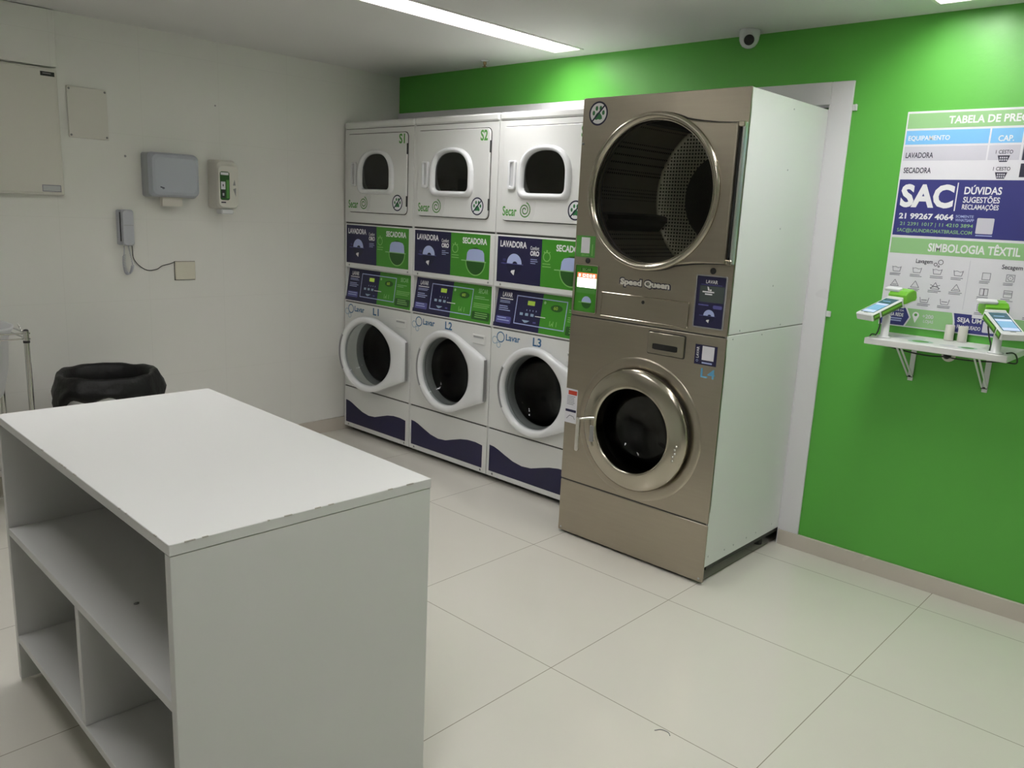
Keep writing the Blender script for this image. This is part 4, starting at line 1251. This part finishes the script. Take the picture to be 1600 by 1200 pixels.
# little clips on the casing edge
for k, (zz, lab) in enumerate(((1.995, 'small white clip beside the top of the door casing'), (1.120, 'small white latch on the casing edge near the left terminal'))):
    t = thing('wall_clip', lab, 'clip', (3.0068, -0.001, zz))
    mb = MB(); mb.box(0, 0.020, -0.010, 0, -0.012, 0.014, M_PLASTIC, 0.002); mb.build('clip_body', t)
    mb = MB(); mb.box(0.014, 0.020, -0.018, -0.0102, 0.0, 0.014, M_PLASTIC, 0.002); mb.build('clip_tongue', t)

# =================================================================== LEFT WALL FITTINGS
XW = -0.0195
def wall_thing(name, label, cat, y, z): return thing(name, label, cat, (XW, y, z))
def yz_plate(mb, y0, y1, z0, z1, x0, x1, m, r=0.004, bev=0.002):
    mb.prism(rrect(y0, y1, z0, z1, r), 'x', x0, x1, m, bev); return mb
t = wall_thing('electrical_panel', 'white electrical panel on the left wall with a black label at its corner', 'electrical panel', -2.5, 1.476)
mb = MB(); mb.box(0, 0.034, -0.42, 0.382, 0, 0.590, M_OFFWHITE, 0.004); mb.build('cabinet', t)
mb = MB(); mb.box(0.0343, 0.038, -0.40, 0.372, 0.010, 0.582, M_OFFWHITE, 0.0015); dr_ = mb.build('door', t)
pr = Print((0.0381, 0, 0), (0, 1, 0), (0, 0, 1), (1, 0, 0))
pr.rect(0.308, 0.552, 0.370, 0.572, M_BLACK); pr.on(2); pr.bars(0.318, 0.558, 0.358, 0.566, 1, M_GREY, 0.1, 0.5); pr.build('black_label', dr_, 'small black label')
pr = Print((0.0381, 0, 0), (0, 1, 0), (0, 0, 1), (1, 0, 0)); pr.rect(0.282, 0.016, 0.366, 0.048, M_INKGREY)
pr.on(2); pr.rect(0.285, 0.019, 0.363, 0.045, M_LGREY); pr.build('grey_label', dr_, 'framed grey label')
t = wall_thing('blank_cover_plate', 'white square cover plate with four screws on the left wall', 'cover plate', -1.975, 1.76)
mb = MB(); mb.box(0, 0.010, -0.096, 0.092, 0, 0.242, M_OFFWHITE, 0.002); mb.build('plate', t)
for yy in (-0.086, 0.082):
    for zz in (0.012, 0.230):
        s = MB(); s.lathe((0.0101, yy, zz), (1, 0, 0), [(0.0055, 0), (0.005, 0.002), (0.0, 0.0024)], M_GREY, 12); s.build('screw', t)
# paper towel dispenser
t = wall_thing('towel_dispenser', 'bluish grey paper towel dispenser on the left wall', 'towel dispenser', -1.590, 1.490)
def blob(sections, m, n=8):
    """sections: (x, y0, y1, z0, z1, r) rounded rectangles stacked outwards from the wall"""
    loops = []
    for x, y0, y1, z0, z1, r in sections:
        loops.append([(x, p[0], p[1]) for p in rrect(y0, y1, z0, z1, r, n)])
    mb = MB(); mb.loft(loops, m, True, True, smooth=False); return mb
blob([(0.0, -0.135, 0.135, 0.0, 0.228, 0.014), (0.060, -0.135, 0.135, 0.0, 0.228, 0.02), (0.075, -0.132, 0.132, 0.003, 0.226, 0.022)], mat('grey_plastic_shade', (0.36, 0.38, 0.40), 0.4)).build('back_case', t, 'darker grey back case')
blob([(0.0755, -0.133, 0.133, 0.004, 0.230, 0.024), (0.098, -0.130, 0.130, 0.008, 0.226, 0.028), (0.110, -0.124, 0.124, 0.014, 0.218, 0.03), (0.115, -0.112, 0.112, 0.028, 0.204, 0.03)], M_BLUEGREY).build('cover', t)
pr = Print((0.1152, 0, 0), (0, 1, 0), (0, 0, 1), (1, 0, 0)); pr.poly([(-0.088, 0.056), (-0.066, 0.050), (-0.066, 0.044), (-0.072, 0.047), (-0.088, 0.050)], M_INK); pr.line([(-0.078, 0.045), (-0.070, 0.043)], 0.003, M_INK); pr.build('emblem', t, 'small dark emblem')
mb = MB()
for k in range(4): mb.box(0.040+k*0.008, 0.0405+k*0.008+0.003, -0.060, 0.050, -0.045, 0.004, M_PAPER)
mb.build('paper_towel', t, 'hanging paper towel')
# soap dispenser
t = wall_thing('soap_dispenser', 'white soap dispenser with green window on the left wall', 'soap dispenser', -1.292, 1.440)
blob([(0.0, -0.066, 0.066, 0.0, 0.268, 0.012), (0.070, -0.066, 0.066, 0.0, 0.268, 0.026), (0.095, -0.064, 0.064, 0.004, 0.256, 0.03), (0.108, -0.058, 0.058, 0.012, 0.236, 0.03)], M_OFFWHITE).build('body', t)
mb = MB(); mb.prism(rrect(-0.050, 0.006, 0.050, 0.205, 0.012), 'x', 0.1075, 0.1095, M_PGREENDK, 0.001); win = mb.build('window', t, 'dark green level window')
pr = Print((0.1097, 0, 0), (0, 1, 0), (0, 0, 1), (1, 0, 0))
pr.rect(-0.014, 0.060, 0.002, 0.160, M_SGREEN); pr.rect(-0.046, 0.108, -0.020, 0.150, M_CARD); pr.rect(-0.046, 0.186, 0.000, 0.200, M_WPRINT)
pr.rect(-0.044, 0.062, -0.022, 0.104, M_BLACK)
pr.on(2); pr.rect(-0.036, 0.124, -0.030, 0.136, M_INK); pr.rect(-0.038, 0.074, -0.028, 0.088, M_LGREY); pr.build('window_label', win)
pr = Print((0.1082, 0, 0), (0, 1, 0), (0, 0, 1), (1, 0, 0))
pr.poly([(0.026, 0.132), (0.042, 0.132), (0.036, 0.164)], M_GREY); pr.poly([(0.026, 0.112), (0.044, 0.118), (0.042, 0.070)], M_GREY)
pr.rect(-0.046, 0.034, -0.018, 0.041, M_INK); pr.build('emblem', t, 'dark triangles and emblem')
blob([(0.050, -0.046, 0.030, -0.026, 0.0, 0.008), (0.100, -0.046, 0.030, -0.026, 0.0, 0.010), (0.110, -0.040, 0.024, -0.022, -0.002, 0.009)], M_PLASTIC).build('push_spout', t, 'white push spout')
# intercom handset
t = wall_thing('intercom_phone', 'pale grey intercom handset on the left wall', 'telephone', -1.831, 1.235)
blob([(0.0, -0.037, 0.037, 0.0, 0.182, 0.010), (0.022, -0.037, 0.037, 0.0, 0.182, 0.012), (0.026, -0.034, 0.034, 0.003, 0.179, 0.012)], M_PHONE).build('base', t)
mb = MB(); mb.box(0.0262, 0.030, -0.030, -0.026, 0.02, 0.17, M_BLACK); mb.build('cradle_gap', t, 'dark gap beside the handset')
blob([(0.0305, -0.026, 0.035, -0.002, 0.184, 0.014), (0.044, -0.026, 0.035, -0.002, 0.184, 0.016), (0.053, -0.022, 0.031, 0.003, 0.179, 0.016)], M_PHONE).build('handset', t)
mb = MB(); mb.box(0.0532, 0.0538, -0.020, 0.029, 0.103, 0.105, M_GREY); mb.build('handset_seam', t)
mb = MB()
pts = []
cp_ = smooth_path([(0.020, -0.010, -0.002), (0.022, -0.014, -0.05), (0.024, -0.016, -0.10), (0.024, -0.008, -0.142), (0.024, 0.008, -0.150), (0.024, 0.022, -0.125), (0.024, 0.026, -0.095), (0.018, 0.018, -0.04), (0.015, 0.012, -0.002)], 40)
for k, p in enumerate(cp_):
    a = k*0.9
    rr = 0.0075 if 40 < k < len(cp_)-90 else 0.002
    pts.append(p+Vector((math.cos(a)*rr, math.sin(a)*rr, math.sin(a*1.0)*rr*0.4)))
mb.tube(pts, 0.0018, M_PHONE, 5)
mb.build('coiled_cord', t, 'pale coiled cord')
cable('phone_cable', [(0.0, -1.803, 1.250), (-0.010, -1.796, 1.215), (-0.013, -1.791, 1.165), (-0.013, -1.762, 1.125), (-0.013, -1.720, 1.100), (-0.013, -1.672, 1.104), (-0.013, -1.640, 1.122), (-0.013, -1.600, 1.132), (-0.012, -1.572, 1.142)], 0.0022, M_BLACK, 'thin black phone cable drooping along the left wall')
t = wall_thing('junction_box', 'cream square junction box cover on the left wall', 'junction box', -1.512, 1.044)
mb = MB(); mb.box(0, 0.012, -0.056, 0.058, 0, 0.100, M_CREAM, 0.003); mb.build('cover', t)
mb = MB(); mb.box(0, 0.0006, -0.059, 0.060, -0.003, 0.102, M_GROOVE); mb.build('shadow_gap', t)

# =================================================================== BIN WITH BAG, LAUNDRY CART
bx, by, bz = 0.33, -2.085, 0.605
t = thing('trash_bin', 'white round trash bin lined with a black bag behind the table', 'trash bin', (bx, by, 0))
mb = MB(); mb.lathe((0, 0, 0), (0, 0, 1), [(0.0, 0.003), (0.165, 0.003), (0.17, 0.01), (0.205, bz-0.02), (0.212, bz-0.012), (0.212, bz), (0.200, bz), (0.162, 0.02), (0.0, 0.02)], M_PLASTIC, 40); mb.build('bin_body', t)
rng = random.Random(3)
n = 72
ph1 = [rng.uniform(0, 6.28) for _ in range(6)]
def wob(a, k): return math.sin(k*a+ph1[k % 6])
prof = [(1.045, -0.105, 0.3), (1.14, -0.088, 1.4), (1.18, -0.060, 1.5), (1.15, -0.030, 1.2), (1.09, 0.005, 0.9), (1.045, 0.030, 0.5), (1.0, 0.040, 0.4), (0.95, 0.030, 0.4), (0.90, -0.03, 0.6), (0.80, -0.12, 0.6), (0.6, -0.18, 0.6), (0.05, -0.20, 0.1)]
loops = []
for j, (rf, dz, wv) in enumerate(prof):
    lp = []
    for k in range(n):
        a = 2*PI*k/n
        w_ = 0.5*wob(a, 3)+0.35*wob(a, 5)+0.25*wob(a, 9)+0.2*wob(a+j*0.3, 13)
        rr = 0.212*rf*(1+0.035*wv*w_)
        skirt = (0.05, 0.04, 0.022, 0.008)[j]*(0.6*wob(a, 2)+0.5*wob(a, 3)+0.4*wob(a, 7)) if j <= 3 else 0
        if j == 0: rr = max(rr, 0.221)
        if j <= 5: rr = max(rr, 0.2205)
        if j in (7, 8, 9): rr = min(rr, 0.19)
        lp.append((rr*math.cos(a), rr*math.sin(a)*1.02, bz+dz+skirt+0.014*wv*w_))
    loops.append(lp)
mb = MB(); mb.loft(loops, M_BAG, cap1=True); bag = mb.build('bin_liner', t, 'black plastic bag folded over the rim')

t = thing('laundry_cart', 'chrome laundry cart with a white hanging tub at the left edge of the photo', 'laundry cart', (0.40, -2.75, 0))
zc0 = 0.882
corners = [(0.17, 0.255), (0.17, -0.255), (-0.25, -0.255), (-0.25, 0.255)]
for (a, b) in corners:
    mb = MB(); mb.cyl((a, b, 0.05), (a, b, zc0-0.03), 0.0115, M_CHROME, n=18); mb.build('pole', t)
    mb = MB(); mb.cyl((a, b, zc0-0.03), (a, b, zc0-0.020), 0.0135, M_BLACK, n=18); mb.cyl((a, b, zc0-0.020), (a, b, zc0+0.022), 0.0120, M_CHROME, n=18)
    for dz in (-0.012, 0.012): mb.cyl((a, b, zc0+dz-0.003), (a, b, zc0+dz+0.003), 0.0165, M_CHROME, n=18)
    mb.lathe((a, b, zc0+0.022), (0, 0, 1), [(0.012, 0), (0.008, 0.006), (0.0, 0.008)], M_BLACK, 14)
    mb.build('pole_cap', t, 'chrome and black pole cap')
    mb = MB(); mb.lathe((a, b, 0.025), (1, 0, 0), [(0.0, -0.011), (0.025, -0.011), (0.025, 0.011), (0.0, 0.011)], M_RUBBER, 18); mb.cyl((a, b, 0.045), (a, b, 0.055), 0.012, M_CHROME); mb.build('caster', t, 'dark caster')
for i in range(4):
    a, b = corners[i], corners[(i+1) % 4]
    for dz in (-0.012, 0.012):
        mb = MB(); mb.tube([(*a, zc0+dz), (*b, zc0+dz)], 0.0035, M_CHROME, 8); mb.build('rail', t)
    mb = MB(); mb.tube([(*a, 0.18), (*b, 0.18)], 0.006, M_CHROME, 8); mb.build('rail', t)
mb = MB(); mb.tube([(corners[0][0], corners[0][1]-0.012, zc0+0.012), (corners[0][0]-0.02, corners[0][1]-0.022, zc0+0.05)], 0.003, M_CHROME, 8); mb.build('hook', t)
tub = [[(x_, y_, z_) for x_, y_ in [(p[0]-0.04, p[1]) for p in rrect(-0.20*s_, 0.20*s_, -0.23*s_, 0.23*s_, 0.17*s_, 8)]] for s_, z_ in ((1.0, zc0-0.01), (1.06, zc0+0.028), (1.10, zc0+0.030), (1.09, zc0+0.020), (1.0, zc0-0.02), (0.96, zc0-0.16), (0.86, zc0-0.27), (0.66, zc0-0.335), (0.35, zc0-0.365), (0.05, zc0-0.37))]
mb = MB(); mb.loft(tub, M_TUB, cap1=True); mb.build('hanging_tub', t, 'white hanging tub')

# =================================================================== CEILING FITTINGS
t = thing('security_camera', 'white dome security camera on the ceiling beside the green wall', 'security camera', (2.545, -0.098, H-0.0005))
mb = MB(); mb.lathe((0, 0, 0), (0, 0, -1), [(0.0, 0), (0.046, 0), (0.047, 0.006), (0.046, 0.020), (0.044, 0.028)], M_PLASTIC, 40); mb.build('mount', t)
mb = MB(); mb.lathe((0, 0, -0.028), (0, 0, -1), [(0.044, 0), (0.0425, 0.014), (0.037, 0.028), (0.028, 0.040), (0.014, 0.047), (0.0, 0.049)], M_PLASTIC, 40); dome = mb.build('dome', t)
ldir = (CAM-Vector((2.545, -0.098, H-0.045))).normalized()
lc = Vector((0, 0, -0.040))+ldir*0.028
mb = MB(); mb.lathe(lc, ldir, [(0.024, 0), (0.026, 0.014), (0.0255, 0.020), (0.0225, 0.022)], M_PLASTIC, 32); mb.build('lens_rim', dome)
mb = MB(); mb.lathe(lc, ldir, [(0.0222, 0.020), (0.014, 0.017), (0.010, 0.020), (0.0, 0.021)], M_BLACK, 32); mb.build('lens', dome, 'black camera lens')
t = thing('ceiling_sprinkler', 'small brass sprinkler head on the ceiling near the light', 'sprinkler', (0.941, -0.161, H-0.0005))
mb = MB(); mb.lathe((0, 0, 0), (0, 0, -1), [(0.0, 0), (0.026, 0), (0.024, 0.005), (0.012, 0.007)], M_PLASTIC, 24); mb.build('escutcheon', t, 'white ceiling rose')
mb = MB(); mb.lathe((0, 0, -0.006), (0, 0, -1), [(0.010, 0), (0.010, 0.014), (0.006, 0.016), (0.006, 0.026), (0.013, 0.027), (0.013, 0.030), (0.0, 0.031)], M_BRASS, 20); mb.build('nozzle', t, 'brass nozzle')

# thread on the floor
mb = MB(); mb.tube(smooth_path([(0, 0, 0.0015), (0.012, 0.018, 0.0015), (0.034, 0.022, 0.0015), (0.046, 0.012, 0.0015)]), 0.0013, M_GREY, 6)
o = mb.build('thread'); o.location = (3.315, -1.680, 0); tag(o, 'short dark thread lying on the tile in the foreground', 'thread')
